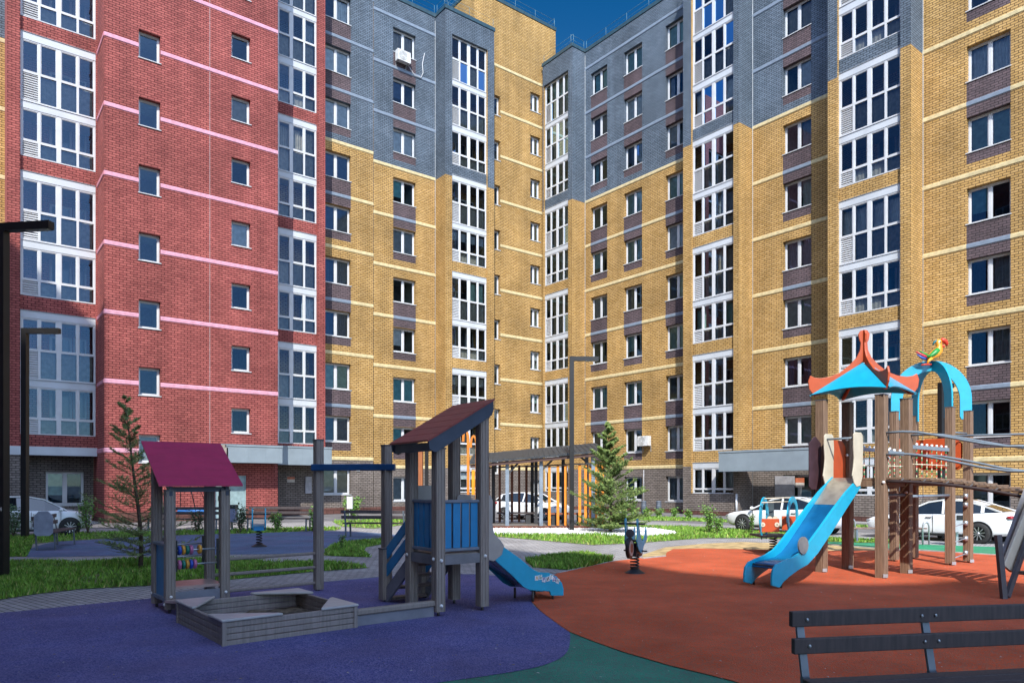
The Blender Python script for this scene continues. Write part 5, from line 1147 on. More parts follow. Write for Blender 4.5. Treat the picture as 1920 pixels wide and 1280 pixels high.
mb = MB(); mb.tube([((1433-HX)/F*16.9, 16.9, 1.31), ((1490-HX)/F*17.2, 17.2, 1.33)], .014, 6); mb.tube([((1428-HX)/F*16.7, 16.7, 1.22), ((1478-HX)/F*17.0, 17.0, 1.235)], .014, 6); mb.build('roof_bar', CREAM, cr_)
mb = MB(); mb.box(5.82, 6.55, 16.8, 17.6, .40, .45); mb.build('floor_board', mat('dark_floor', (.05, .045, .05), .6), cr_)
bx2('seat_back', 1437, 1451, 938, 972, mat('dark_slate', (.05, .075, .09), .5), 17.4)
spring(cr_, 6.22, 17.1, .08, .38, .08, .2)

# ================================================================== benches
def park_bench(name, loc, rz, L, label, group, back=True, m=DKB, w=.10, legs=(.06, .94), seat=3, armpanel=False, end=False):
    b = empty(name, loc, rz, label, 'bench', group); fm = mat('bench_steel', (.15, .18, .22), .45, .3)
    for i in range(seat):
        mb = MB(); mb.box(0, L, -.12-i*.125-w+.0, -.12-i*.125, .43, .465); o = inst('seat_plank', mb.mesh('seat_plank', m), b, (0, 0, 0)); bv = o.modifiers.new('b', 'BEVEL'); bv.width = .006; bv.segments = 2
    if back:
        for z, y in ((.59, -.015), (.755, .012)):
            mb = MB(); mb.box(0, L, y-.02, y+.02, z, z+.097); o = inst('back_plank', mb.mesh('back_plank', m), b, (0, 0, 0)); bv = o.modifiers.new('b', 'BEVEL'); bv.width = .006; bv.segments = 2
    for t in legs:
        x = L*t
        mb = MB(); mb.bar((x, -.10, .42), (x, -.46, .42), .045, .03)
        if back: mb.bar((x, -.06, 0), (x, -.035, .45), .05, .03, up=(0, 1, 0)); mb.bar((x, -.035, .45), (x, .045, .84), .05, .02, up=(0, 1, 0))
        else: mb.bar((x, -.12, 0), (x, -.12, .42), .05, .03, up=(0, 1, 0))
        mb.bar((x, -.46, 0), (x, -.44, .42), .05, .03, up=(0, 1, 0)); inst('bench_frame', mb.mesh('bench_frame', fm), b, (0, 0, 0))
        if back:
            for z, y in ((.64, -.037), (.80, -.010)):
                for dx in ((-.05, .05) if .1 < t < .9 else (.0+.03,)): bo = MB(); bo.lathe([(.012, 0), (.009, .006), (0.0005, .008)], 10, Matrix.Translation((x+dx, y, z)) @ Matrix.Rotation(R(90), 4, 'X')); inst('bolt', bo.mesh('bolt', STEEL), b, (0, 0, 0))
    if end:
        mb = MB(); mb.prism([(-.05, .45), (-.05, .86), (.06, .98), (.26, .98), (.36, .86), (.36, .45), (.30, .38), (.02, .38)], -.02, .0, Matrix(((0, 1, 0, -.02), (1, 0, 0, -.40), (0, 0, 1, 0), (0, 0, 0, 1)))); inst('end_panel', mb.mesh('end_panel', mat('lilac_panel', (.26, .29, .36), .5)), b, (0, 0, 0))
    return b
fb = park_bench('park_bench', (1.75, 4.50, 0), R(9.6), 2.4, 'dark brown bench in the foreground at the lower right corner', None, w=.115, legs=(.03, .40, .97))
for (lx, ly, rz, L, lab, kw) in (
    (-9.33, 25.5, R(-3), 2.35, 'dark plank bench with backrest standing before the red block doorway', {}),
    (-12.6, 25.0, R(2), 2.6, 'dark plank bench seen through the playhouse posts', {}),
    (-3.15, 21.7, R(172), 2.1, 'bench seen from behind beside the blue rubber surface, left of the tower', {}),
    (-11.75, 17.6, R(108), 2.0, 'bench with pale lilac end panel near the left lamp posts', {'end': True})):
    park_bench('park_bench', (lx, ly, 0), rz, L, lab, 'benches round the blue rubber surface', **kw)
for lx, ly, L, lab in ((9.6, 20.4, 2.1, 'low backless bench behind the play tower posts, left of the hoop'), (12.9, 20.1, 1.3, 'low backless bench in front of the white saloon rear wheel')):
    park_bench('low_bench', (lx, ly+.3, -.05), R(0), L, lab, 'backless benches along the green strip', back=False, m=mat('bench_slat_brown', (.20, .13, .11), .6))
for px, lab in ((1736, 'silver tube hoop standing on the green strip'), (1598, 'silver tube hoop left of the low bench')):
    p = g(px, 1021 if px > 1700 else 1012); rh = .085; t0 = empty('bike_hoop', p, 0, lab, 'hoop'); mb = MB(); mb.tube([(-rh, 0, 0), (-rh, 0, .48)]+[(rh*cos(pi-pi*i/8), 0, .48+rh*1.6*sin(pi*i/8)) for i in range(1, 8)]+[(rh, 0, .48), (rh, 0, 0)], .022, 8); inst('hoop_tube', mb.mesh('hoop_tube', STEEL), t0, (0, 0, 0))
# bins
bn = empty('litter_bin', (-9.75, 25.0, 0), 0, 'lilac grey litter bin with dark top beside the middle bench', 'bin'); mb = MB(); mb.box(-.14, .16, -.12, .12, .34, .80); inst('bin_body', mb.mesh('bin_body', mat('lilac_metal', (.24, .26, .38), .5)), bn, (0, 0, 0)); mb = MB(); mb.prism([(-.15, .80), (-.15, .93), (.17, .93), (.17, .80)], -.13, .13); inst('bin_hood', mb.mesh('bin_hood', mat('hood_dark', (.03, .035, .05), .5)), bn, (0, 0, 0)); mb = MB(); mb.box(-.02, .04, -.02, .02, 0, .34); mb.box(-.16, .18, -.03, .03, .31, .34); inst('bin_stand', mb.mesh('bin_stand', STEEL), bn, (0, 0, 0))
bn = empty('litter_bin', (11.9, 19.2, 0), 0, 'pale grey litter bin with dark slot among the tower posts', 'bin'); mb = MB(); mb.box(-.22, .22, -.15, .15, .38, .86); inst('bin_body', mb.mesh('bin_body', mat('pale_bin', (.38, .40, .44), .45)), bn, (0, 0, 0), R(10)); mb = MB(); mb.box(-.16, .16, -.165, -.15, .70, .82); inst('bin_slot', mb.mesh('bin_slot', BLK), bn, (0, 0, 0), R(10)); mb = MB(); mb.box(-.03, .03, .0, .05, 0, .40); inst('bin_stand', mb.mesh('bin_stand', STEEL), bn, (0, 0, 0))
pb_ = empty('post_sign', (-6.9, 30.5, 0), 0, 'small white box on a thin post by the entrance near the window', 'sign'); mb = MB(); mb.box(-.1, .14, -.06, .06, .60, 1.12); inst('box', mb.mesh('box', M_W), pb_, (0, 0, 0)); mb = MB(); mb.tube([(0, 0, 0), (0, 0, .62)], .02, 6); inst('post', mb.mesh('post', STEEL), pb_, (0, 0, 0))
for i, px in enumerate((1207, 1235)):
    X = (px-HX)/F*38.5; t0 = empty('bollard', (X, 38.5, 0), 0, 'ribbed dark grey bollard by the grey brick wall, ' + ('nearer the pavilion tree' if i == 0 else 'right of the pair'), 'bollard', 'bollards by the wall'); mb = MB(); pr_ = [(.15, 0), (.15, .50)]
    for k in range(3): pr_ += [(.15, .52+k*.06), (.135, .53+k*.06), (.135, .56+k*.06), (.15, .57+k*.06)]
    mb.lathe(pr_+[(.14, .74), (.001, .76)], 18); inst('post', mb.mesh('post', mat('bollard_grey', (.10, .12, .15), .5)), t0, (0, 0, 0))
# nest swing
ns = empty('nest_swing', (-11.8, 26.6, 0), 0, 'round blue nest swing hanging behind the playhouse', 'swing')
mb = MB(); mb.bar((-13.1, 26.6, 3.05), (-10.6, 26.6, 3.05), .12, .12); mb.build('beam', TAUPE, ns)
for x in (-13.1, -10.6):
    mb = MB(); mb.bar((x, 26.3, 0), (x, 26.6, 3.0), .12, .12); mb.bar((x, 26.9, 0), (x, 26.6, 3.0), .12, .12); mb.build('leg', TAUPE, ns)
mb = MB(); mb.torus((-11.75, 26.6, .62), (0.05, 0, 1), .52, .075, 30, 10); mb.build('ring', mat('swing_blue', (.02, .14, .42), .5), ns)
mb = MB()
for i in range(5): mb.tube([(-11.75-.5+i*.25, 26.6-sqrt(max(.01, .27-(-.5+i*.25)**2)), .60), (-11.75-.5+i*.25, 26.6+sqrt(max(.01, .27-(-.5+i*.25)**2)), .60)], .012, 5)
mb.build('net', BLK, ns)
for a in (.6, 1.9, 3.8, 5.2):
    mb = MB(); mb.tube([(-11.75+.5*cos(a), 26.6+.5*sin(a), .66), (-12.25, 26.6, 3.0)], .014, 6); mb.build('rope', BLK, ns)
# low arch frame behind the small tower
af = empty('arch_playset', (-1.6, 20.5, 0), 0, 'play structure with orange arches seen through the small tower', 'climbing frame')
for px, w2, m_, top in ((787, .17, wood('orange_wood', (.38, .13, .04), (.26, .08, .03)), 2.75), (800, .09, BLK, 2.8), (850, .14, BROWN, 2.6)):
    mb = MB(); X = (px-HX)/F*20; mb.bar((X, 20, 0), (X, 20, top), w2, w2); mb.build('post', m_, af)
for px0, px1, ty in ((866, 880, 804), (880, 896, 815)):
    x0, x1 = (px0-HX)/F*20, (px1-HX)/F*20; N = 12; mb = MB(); zt = H-(ty-HY)/F*20; pts = [(x1, 0.4)]+[((x0+x1)/2+(x1-x0)/2*cos(pi*i/N), zt-.35+.35*sin(pi*i/N)) for i in range(N+1)]
    mb.prism([(a, b) for a, b in pts]+[((x0+x1)/2+((x1-x0)/2-.07)*cos(pi*i/N), zt-.35+.28*sin(pi*i/N)) for i in range(N, -1, -1)]+[(x1-.07, .4)], 20, 20.12); mb.build('arch', mat('orange_arch', (.62, .20, .02), .5), af)
mb = MB(); mb.box((884-HX)/F*20, (890-HX)/F*20, 20.1, 20.14, 1.35, 2.05); mb.build('panel', mat('yellow_panel', (.8, .35, .02), .5), af)
# ================================================================== pavilion
pv = empty('pavilion', (1.0, 28.5, 0), 0, 'open pavilion with dark mono pitch roof and orange vertical slats, the rear ones coloured brown for shade', 'pavilion')
def rz_at(x, y): return 2.42+(x+1.4)*.092+(y-26.8)*.145
cor = [(-1.6, 26.6), (3.45, 26.6), (3.45, 29.6), (-1.6, 29.6)]
mb = MB(); vs = [(x, y, rz_at(x, y)) for x, y in cor]+[(x, y, rz_at(x, y)+.07) for x, y in cor]; mb.add(vs, [(3, 2, 1, 0), (4, 5, 6, 7)]+[(i, (i+1) % 4, (i+1) % 4+4, i+4) for i in range(4)]); rf = mb.build('roof', mat('roof_slate', (.035, .042, .05), .5, var=.2), pv)
mb = MB()
for i in range(26):
    x = -1.6+5.05*(i+.5)/26; mb.bar((x, 26.6, rz_at(x, 26.6)+.078), (x, 29.6, rz_at(x, 29.6)+.078), .02, .016)
mb.build('roof_rib', MATS['roof_slate'], rf)
mb = MB(); mb.bar((-1.55, 26.68, rz_at(-1.55, 26.68)-.08), (3.4, 26.68, rz_at(3.4, 26.68)-.08), .05, .12); mb.build('fascia', mat('brown_fascia', (.07, .035, .03), .6), pv)
mb = MB(); mb.bar((-1.5, 29.5, rz_at(-1.5, 29.5)-.08), (3.4, 29.5, rz_at(3.4, 29.5)-.08), .05, .12); mb.build('fascia', MATS['brown_fascia'], pv)
PG = mat('pavilion_post', (.20, .25, .31), .5); PD = mat('pavilion_post_dark', (.045, .048, .055), .5)
for px, Y, m_ in ((951, 26.9, PG), (1014.5, 26.9, PG), (1112, 26.9, PG), (905, 26.9, PG), (998, 29.3, PD), (1005, 28.6, PD), (1056, 29.3, PD), (925, 29.3, PD), (1100, 29.3, PD)):
    X = (px-HX)/F*Y; mb = MB(); mb.bar((X, Y, 0), (X, Y, rz_at(X, Y)-.02), .13, .13); mb.build('post', m_, pv)
for X0, Y0, X1, Y1 in ((1.05, 26.9, 1.6, 26.9), (3.02, 26.9, 2.5, 26.9), (-.18, 26.9, .3, 26.9)):
    mb = MB(); mb.bar((X0, Y0, rz_at(X0, Y0)-.55), (X1, Y1, rz_at(X1, Y1)-.08), .05, .07); mb.build('brace', PD, pv)
mb = MB(); mb.bar((-1.5, 26.9, 2.22), (3.3, 26.9, 2.42), .03, .03); mb.bar((-1.5, 29.3, 2.3), (3.3, 29.3, 2.5), .03, .03); mb.build('slat_rail', PD, pv)
OR2 = mat('orange_slat', (.78, .26, .02), .55, var=.1); OR2_SH = mat('shaded_slat', (.20, .065, .035), .6)  # rear slats are browned: their shade is put into the colour
for px in (1030, 1046, 1060.5, 1087, 1098, 1107, 1117.5, 1124, 1130):
    Y = 26.95; X = (px-HX)/F*Y; mb = MB(); mb.bar((X, Y, .1), (X, Y, 2.38), .10, .03, up=(0, 1, 0)); mb.build('slat', OR2, pv)
for px in (911, 916, 926, 937, 960, 973.5, 987):
    Y = 29.3; X = (px-HX)/F*Y; mb = MB(); mb.bar((X, Y, .1), (X, Y, 2.42), .10, .03, up=(0, 1, 0)); mb.build('slat', OR2_SH, pv)
mb = MB(); mb.box(-1.7, 3.5, 26.65, 29.7, .0, .06); mb.build('floor', paver('pavilion_floor', (.22, .2, .19), (.17, .155, .15), .4, .4), pv)
mb = MB(); mb.box(-1.75, 3.55, 26.55, 26.65, .0, .10); mb.build('floor_edge', mat('corten', (.16, .05, .025), .8, var=.4), pv)
for x0, x1, y, lab, m_ in ((-.6, 1.0, 28.9, 'dark bench along the back of the pavilion', DKB), (1.3, 3.0, 28.2, 'brown topped bench behind the orange slats in the pavilion', mat('bench_red_brown', (.27, .10, .06), .6))):
    b = empty('pavilion_bench', (x0, y, .06), 0, lab, 'bench', 'benches inside the pavilion'); mb = MB(); mb.box(0, x1-x0, -.2, .2, .40, .46); inst('seat', mb.mesh('seat', m_), b, (0, 0, 0))
    for xx in (.25, x1-x0-.45): mb = MB(); mb.box(xx, xx+.2, -.15, .15, 0, .40); inst('leg', mb.mesh('leg', PD), b, (0, 0, 0))
# ================================================================== lamp posts
LMT = mat('lamp_black', (.012, .012, .013), .4); LFC = mat('lamp_inner_face', (.12, .115, .11), .5)
def lamp(X, Y, hgt, arm, lab, rz=0, w=.16, num=False):
    t0 = empty('street_lamp', (X, Y, 0), rz, lab, 'lamp post', 'black angular lamp posts'); mb = MB(); mb.box(-w/2, w/2, -w/2, w/2, 0, hgt); inst('pole', mb.mesh('pole', LMT), t0, (0, 0, 0))
    mb = MB(); mb.box(w/2, arm, -w/2, w/2, hgt-w, hgt); ar = inst('arm', mb.mesh('arm', LMT), t0, (0, 0, 0)); mb = MB(); mb.box(arm-.45, arm-.04, -w/2+.02, w/2-.02, hgt-w-.012, hgt-w); inst('lamp_panel', mb.mesh('lamp_panel', mat('lamp_glass_off', (.5, .48, .42), .3)), t0, (0, 0, 0))
    if num:
        cu = bpy.data.curves.new('number', 'FONT'); cu.body = '34'; cu.size = .11; cu.extrude = .001; cu.align_x = 'CENTER'; ob = bpy.data.objects.new('tmp', cu); COL.objects.link(ob); dg_ = bpy.context.evaluated_depsgraph_get(); me = bpy.data.meshes.new_from_object(ob.evaluated_get(dg_)); bpy.data.objects.remove(ob); me.materials.clear(); me.materials.append(mat('number_white', (.7, .7, .7), .5))
        no_ = inst('number', me, t0, (-.01, -w/2-.003, 1.18)); no_.rotation_euler = (R(90), 0, 0)
    return t0
lamp(-8.82, 12.45, 6.15, .93, 'black angular lamp post numbered 34, nearest and leftmost', R(-8), .135, True)
lamp(-14.1, 20.8, 6.15, 1.0, 'second black lamp post from the left, beside the lilac bench', R(0), .15)
lamp(2.11, 25.4, 6.15, .95, 'black lamp post in front of the pavilion', R(3), .15)
lamp(13.15, 22.0, 4.75, .45, 'dark post with short arm seen through the blue arch', R(20), .15)
# ================================================================== vegetation
def conifer(name, base, hgt, rad, lab, seed, lean=(0, 0), nbr=60, twigs=9, need=12, nl=.05, cut=.1, mt=None, nw=.004):
    rnd = random.Random(seed); t0 = empty(name, base, 0, lab, 'tree'); tm = mat('bark', (.09, .06, .045), .9, var=.3, scale=20)
    def tp(z): f = z/hgt; return Vector((lean[0]*f*f+.03*sin(f*7), lean[1]*f*f+.02*sin(f*9+1), z))
    mb = MB(); N = 16; mb.tube([tp(hgt*i/N) for i in range(N+1)], [max(.004, .045*hgt/3.3*(1-i/N)**.8) for i in range(N+1)], 8); inst('trunk', mb.mesh('trunk', tm), t0, (0, 0, 0))
    br = MB(); cr = MB()
    def needles(a, b, k, l):
        d = (b-a).normalized(); o = d.orthogonal()
        for i in range(k):
            p = a.lerp(b, (i+rnd.random())/k); q = (Matrix.Rotation(rnd.random()*6.28, 3, d) @ o).normalized(); tip = p+(q*.8+d*.7).normalized()*l*rnd.uniform(.6, 1.1); s_ = d.cross(q)*nw
            cr.add([tuple(p-s_), tuple(p+s_), tuple(tip)], [(0, 1, 2)], 0 if rnd.random() < .7 else 1)
    for i in range(nbr):
        f = cut+(1-cut)*((i+rnd.random()*.6)/nbr)**1.45; z = f*hgt*.985; az = rnd.random()*6.283 if rnd.random() < .4 else i*2.4; L = rad*(1-f)**.85*rnd.uniform(.6, 1.15)+.06
        if f < .22: L *= rnd.uniform(.6, 1)
        d = Vector((cos(az), sin(az), rnd.uniform(.05, .35)+f*.55)).normalized(); p = tp(z); K = 7; pts = [p.copy()]
        for j in range(K): d = (d+Vector((rnd.uniform(-.12, .12), rnd.uniform(-.12, .12), .05 if j > 2 else -.02))).normalized(); p = p+d*L/K; pts.append(p.copy())
        br.tube(pts, [max(.002, .010*(1-j/K)*(1-f*.5)) for j in range(K+1)], 4, cap=False)
        for j in range(1, K+1): needles(pts[j-1], pts[j], need, nl)
        for j in range(1, K):
            for s_ in (-1, 1):
                for rep in range(2):
                    if rnd.random() < twigs/9*.62:
                        dd = (pts[j]-pts[j-1]).normalized(); sd2 = dd.cross(Vector((0, 0, 1))).normalized()*s_; td = (dd*.8+sd2*rnd.uniform(.5, 1)+Vector((0, 0, rnd.uniform(-.1, .35)))).normalized(); tl = L*(.42*(1-j/K)+.08)*rnd.uniform(.6, 1.2); a = pts[j]; b = a+td*tl*.5; c = b+(td+Vector((0, 0, .15))).normalized()*tl*.5
                        br.tube([a, b, c], [.0035, .0025, .0015], 3, cap=False); needles(a, b, need, nl); needles(b, c, need, nl*.9)
    inst('branches', br.mesh('branches', tm), t0, (0, 0, 0)); inst('crown', cr.mesh('crown', mt or [mat('needle_dark', (.065, .085, .035), .7, var=.3), mat('needle_light', (.12, .14, .05), .7, var=.3)]), t0, (0, 0, 0)); return t0
conifer('conifer_tree', (-7.15, 13.8, 0), 3.36, 1.25, 'sparse twiggy conifer on the left lawn beside the playhouse', 5, (-.32, 0), 66, 9, 9, .06, .08, [mat('needle_mid', (.22, .32, .10), .7, var=.3), mat('needle_olive2', (.34, .38, .15), .7, var=.3)], nw=.005)
conifer('conifer_tree', (3.35, 24.4, 0), 3.75, 1.7, 'bushy green conifer in front of the orange pavilion slats', 11, (-.1, 0), 112, 9, 13, .085, .03, [mat('needle_green', (.17, .28, .07), .7, var=.3), mat('needle_olive', (.32, .38, .12), .7, var=.3)], nw=.0105)
def bush(base, h, r, lab, seed, n=500, ls=.05, m=None, cat='bush', name='shrub', group=None):
    rnd = random.Random(seed); t0 = empty(name, base, 0, lab, cat, group); st = MB(); lf = MB()
    for i in range(9):
        az = rnd.random()*6.28; e = Vector((cos(az)*r*rnd.uniform(.2, .8), sin(az)*r*rnd.uniform(.2, .8), h*rnd.uniform(.6, .98))); pts = [Vector((0, 0, 0)), e*.5+Vector((0, 0, h*.12)), e]; st.tube(pts, [.012, .008, .003], 5, cap=False)
        for k in range(n//9):
            t = rnd.uniform(.18, 1.0); p = (pts[0].lerp(pts[1], t*2) if t < .5 else pts[1].lerp(pts[2], t*2-1))+Vector((rnd.gauss(0, r*.22), rnd.gauss(0, r*.22), rnd.gauss(0, h*.07)))
            if p.z < .02: continue
            a = Vector((rnd.gauss(0, 1), rnd.gauss(0, 1), rnd.gauss(0, .6))).normalized(); b = a.orthogonal().normalized(); b = (Matrix.Rotation(rnd.random()*6.28, 3, a) @ b); s_ = ls*rnd.uniform(.6, 1.2)
            lf.add([tuple(p-a*s_), tuple(p+b*s_*.45), tuple(p+a*s_), tuple(p-b*s_*.45)], [(0, 1, 2, 3)], 0 if rnd.random() < .6 else 1)
    inst('stems', st.mesh('stems', mat('stem_brown', (.1, .07, .05), .9)), t0, (0, 0, 0)); inst('leaves', lf.mesh('leaves', m or [mat('leaf_green', (.11, .25, .04), .6, var=.3), mat('leaf_light', (.19, .34, .06), .6, var=.3)]), t0, (0, 0, 0)); return t0
DKL = [mat('leaf_dark', (.035, .06, .025), .7), mat('leaf_dim', (.06, .10, .035), .7)]
bush((-7.45, 33.5, 0), 1.1, .55, 'bright green rounded shrub under the ground floor window', 1, 700, .07)
bush(g(1330, 1000), .95, .30, 'tall leafy green shrub on the lawn before the right entrance, left of the pair', 2, 620, .045, group='young shrubs on the right lawn'); bush(g(1346, 1002), .62, .25, 'short leafy green shrub on the lawn, right of the pair', 3, 420, .042, group='young shrubs on the right lawn')
bush(g(1411, 1001), .75, .12, 'thin leafy sapling in front of the white car beside the blue hoops', 33, 180, .04)
bush(g(451, 999), .95, .33, 'dark shrub between the litter bin and the middle bench', 4, 420, .05, DKL, group='dark shrubs behind the benches'); bush(g(370, 1000), .8, .3, 'dark shrub behind the playhouse below the swing', 5, 330, .05, DKL, group='dark shrubs behind the benches'); bush(g(587, 997), .95, .22, 'dark shrub left of the tall playhouse post', 6, 260, .05, group='dark shrubs behind the benches'); bush(g(520, 996), .8, .35, 'shrub with mixed leaves behind the middle bench', 7, 380, .05, group='dark shrubs behind the benches')
bush(g(640, 1032), .42, .12, 'small seedling bush on the grass beside the bench', 8, 150, .035); bush(g(25, 1010), 1.05, .5, 'pale green shrub at the foot of the left lamp posts', 9, 700, .05, [mat('leaf_grey', (.13, .2, .1), .7), mat('leaf_grey2', (.08, .15, .06), .7)]); bush(g(165, 1003), 1.3, .4, 'wispy green shrub in front of the parked hatchback bonnet', 12, 420, .05)
for i, (px, py, h_) in enumerate(((1185, 968, .75), (1212, 971, .5), (1236, 971, .5), (1264, 972, .55), (1291, 974, .5))): bush(g(px, py), h_, .25, ('small shrub in the bed along the grey wall, ' + ['first from the pavilion', 'second from the pavilion', 'middle one', 'fourth from the pavilion', 'last before the corner'][i]), 20+i, 200, .06, group='small shrubs along the grey wall')
# ================================================================== cars
def wheel_mesh(r, w):
    t = MB(); Mx = Matrix.Rotation(R(90), 4, 'X'); t.lathe([(r*.66, -w/2), (r*.93, -w/2), (r, -w/2+.03), (r, w/2-.03), (r*.93, w/2), (r*.66, w/2)], 28, Mx, cap=False)
    h = MB(); h.lathe([(.001, -w/2+.04), (r*.66, -w/2+.04), (r*.68, w/2-.0), (r*.64, w/2-.0), (r*.62, -w/2+.05), (.001, -w/2+.05)], 28, Mx, smooth=False)
    s = MB()
    for i in range(10): a = 2*pi*i/10; s.bar((sin(a)*r*.1, -(w/2-.02), cos(a)*r*.1), (sin(a+.12)*r*.64, -(w/2-.012), cos(a+.12)*r*.64), .028, .02, up=(0, 1, 0))
    s.lathe([(.001, w/2-.03), (r*.14, w/2-.03), (r*.14, w/2-.005), (.001, w/2)], 16, Mx)
    return t.mesh('tyre', mat('tyre', (.02, .02, .021), .8)), h.mesh('rim_dish', mat('rim_dark', (.07, .07, .075), .4, .6)), s.mesh('rim', mat('alloy', (.55, .56, .58), .3, .8))
def car(loc, rz, lab, kind='saloon', sc=.83):
    t0 = empty('parked_car', loc, rz, lab, 'car', 'white cars parked on the access road'); t0.scale = (sc, sc, sc)
    PW_ = mat('car_white', (.78, .80, .82), .25, var=.02, coat=.8)
    if kind == 'saloon':
        St = [(2.42, .42, .62, .50, .62), (2.36, .26, .70, .72, .80), (2.1, .20, .80, .84, .88), (1.6, .20, .86, .92, .90), (.95, .20, .93, .93, .91), (.3, .20, .95, .93, .91), (-.6, .20, .98, .93, .91), (-1.3, .20, 1.02, .93, .91), (-1.9, .22, 1.06, .90, .87), (-2.25, .28, 1.05, .84, .80), (-2.40, .40, .92, .70, .72)]
        C = [(1.12, .93, .935, .84, .80), (.25, .95, 1.36, .84, .62), (-.25, .97, 1.45, .84, .60), (-.9, .98, 1.43, .84, .59), (-1.45, 1.03, 1.27, .82, .60), (-2.02, 1.06, 1.075, .76, .72)]
        wb = (1.42, -1.42); r = .345
    else:
        St = [(2.05, .45, .68, .50, .62), (1.98, .26, .80, .74, .78), (1.75, .20, .88, .84, .84), (1.3, .20, .96, .88, .85), (.8, .20, 1.0, .89, .86), (.0, .20, 1.02, .89, .86), (-.8, .20, 1.04, .89, .86), (-1.5, .22, 1.06, .88, .84), (-1.9, .26, 1.08, .84, .80), (-2.02, .36, 1.0, .78, .74)]
        C = [(1.15, .97, .985, .80, .76), (.45, 1.0, 1.40, .82, .62), (-.1, 1.02, 1.52, .82, .60), (-.9, 1.04, 1.51, .82, .60), (-1.6, 1.06, 1.40, .80, .60), (-1.96, 1.08, 1.12, .76, .66)]
        wb = (1.25, -1.3); r = .325
    ring = []; mb = MB(); vs = []; nr = 12
    for x, zb, zt, wb_, wt in St:
        zm = (zb+zt)/2; vs += [(x, s*y, z) for s, y, z in ((-1, wb_*.9, zb), (-1, wb_, zb+.1), (-1, max(wb_, wt)*1.0, zm), (-1, wt, zt-.05), (-1, wt-.10, zt), (-1, wt*.4, zt+.03), (1, wt*.4, zt+.03), (1, wt-.10, zt), (1, wt, zt-.05), (1, max(wb_, wt), zm), (1, wb_, zb+.1), (1, wb_*.9, zb))]
    n = len(St); fs = [(i*nr+j, i*nr+(j+1) % nr, (i+1)*nr+(j+1) % nr, (i+1)*nr+j) for i in range(n-1) for j in range(nr)]+[tuple(range(nr)), tuple((n-1)*nr+j for j in range(nr-1, -1, -1))]
    mb.add(vs, fs, 0, None, True); b = inst('body', mb.mesh('body', PW_), t0, (0, 0, 0)); ss = b.modifiers.new('s', 'SUBSURF'); ss.levels = 2; ss.render_levels = 2
    mb = MB(); vs = []; 
    for x, zb, zt, w0, w1 in C: vs += [(x, -w0, zb-.04), (x, -w1-.02, zt-.02), (x, -w1*.6, zt+.012), (x, w1*.6, zt+.012), (x, w1+.02, zt-.02), (x, w0, zb-.04)]
    n = len(C); fs = []; ms = []
    mb2 = MB()
    for i in range(n-1):
        for j in range(5):
            q = (i*6+j, i*6+j+1, (i+1)*6+j+1, (i+1)*6+j)
            roofp = j in (1, 2, 3) and 0 < i < n-2
            (mb2 if roofp else mb).add([vs[k] for k in q], [(0, 1, 2, 3)], 0, None, True)
    inst('cabin_glass', mb.mesh('cabin_glass', mat('car_glass_dark', (.008, .012, .016), .04, spec=1.0, coat=1.0)), t0, (0, 0, 0)); ro = inst('roof_skin', mb2.mesh('roof_skin', PW_), t0, (0, 0, .004))
    so3 = ro.modifiers.new('s', 'SOLIDIFY'); so3.thickness = .02; so3.offset = 0
    for s in (-1, 1):
        pm_ = MB()
        for i in range(n-1):
            a, b_ = C[i], C[i+1]; pm_.bar((a[0], s*(a[4]+.02), a[2]-.01), (b_[0], s*(b_[4]+.02), b_[2]-.01), .06, .05)
        for (fx, i) in ((0, 2), (0, 4)):
            a = C[i]; pm_.bar((a[0], s*(a[4]+.03), a[2]-.03), (a[0]-.05, s*(a[3]+.012), a[1]-.0), .025, .07 if i == 2 else .10, up=(1, 0, 0))
        inst('pillars', pm_.mesh('pillars', PW_), t0, (0, 0, 0))
    ty, rd, rm = wheel_mesh(r, .21)
    for x in wb:
        for s in (-1, 1):
            w = inst('wheel', ty, t0, (x, s*.82, r), 0 if s < 0 else pi); inst('rim_dish', rd, w, (0, 0, 0)); inst('rim', rm, w, (0, 0, 0))
            a_ = MB(); a_.lathe([(.001, -.02), (r*1.14, -.02), (r*1.14, .02), (.001, .02)], 30, Matrix.Rotation(R(90), 4, 'X'), smooth=False); inst('wheel_arch', a_.mesh('wheel_arch', BLK), t0, (x, s*.905, r+.015))
            w.location.y = s*.90
    for s in (-1, 1):
        x = St[1][0]; mb = MB(); blob(mb, Vector((x-.14, s*.68, St[1][2]-.06)), (.20, .16, .065)); inst('headlight', mb.mesh('headlight', mat('lamp_lens', (.25, .28, .30), .08, coat=1)), t0, (0, 0, 0))
        x = St[-2][0]; mb = MB(); blob(mb, Vector((x-.02, s*.70, St[-2][2]-.16)), (.14, .17, .07)); inst('tail_light', mb.mesh('tail_light', mat('tail_red', (.35, .01, .015), .15, coat=1)), t0, (0, 0, 0))
        mb = MB(); blob(mb, Vector((.95, s*1.0, 1.0)), (.07, .10, .07)); inst('mirror', mb.mesh('mirror', PW_), t0, (0, 0, 0))
        for x in (.05, -.95): mb = MB(); mb.box(x, x+.18, s*.935-.012, s*.935+.012, .82, .845); inst('door_handle', mb.mesh('door_handle', mat('chrome', (.6, .6, .6), .2, 1.0)), t0, (0, 0, 0))
        mb = MB(); 
        for x in (.95, -.0, -.98): mb.box(x-.006, x+.006, s*.928-.008, s*.928+.008, .3, .93)
        inst('door_gap', mb.mesh('door_gap', BLK), t0, (0, 0, 0))
        mb = MB(); mb.box(-1.1, 1.1, s*.90-.02, s*.90+.02, .20, .27); inst('sill', mb.mesh('sill', BLK), t0, (0, 0, 0))
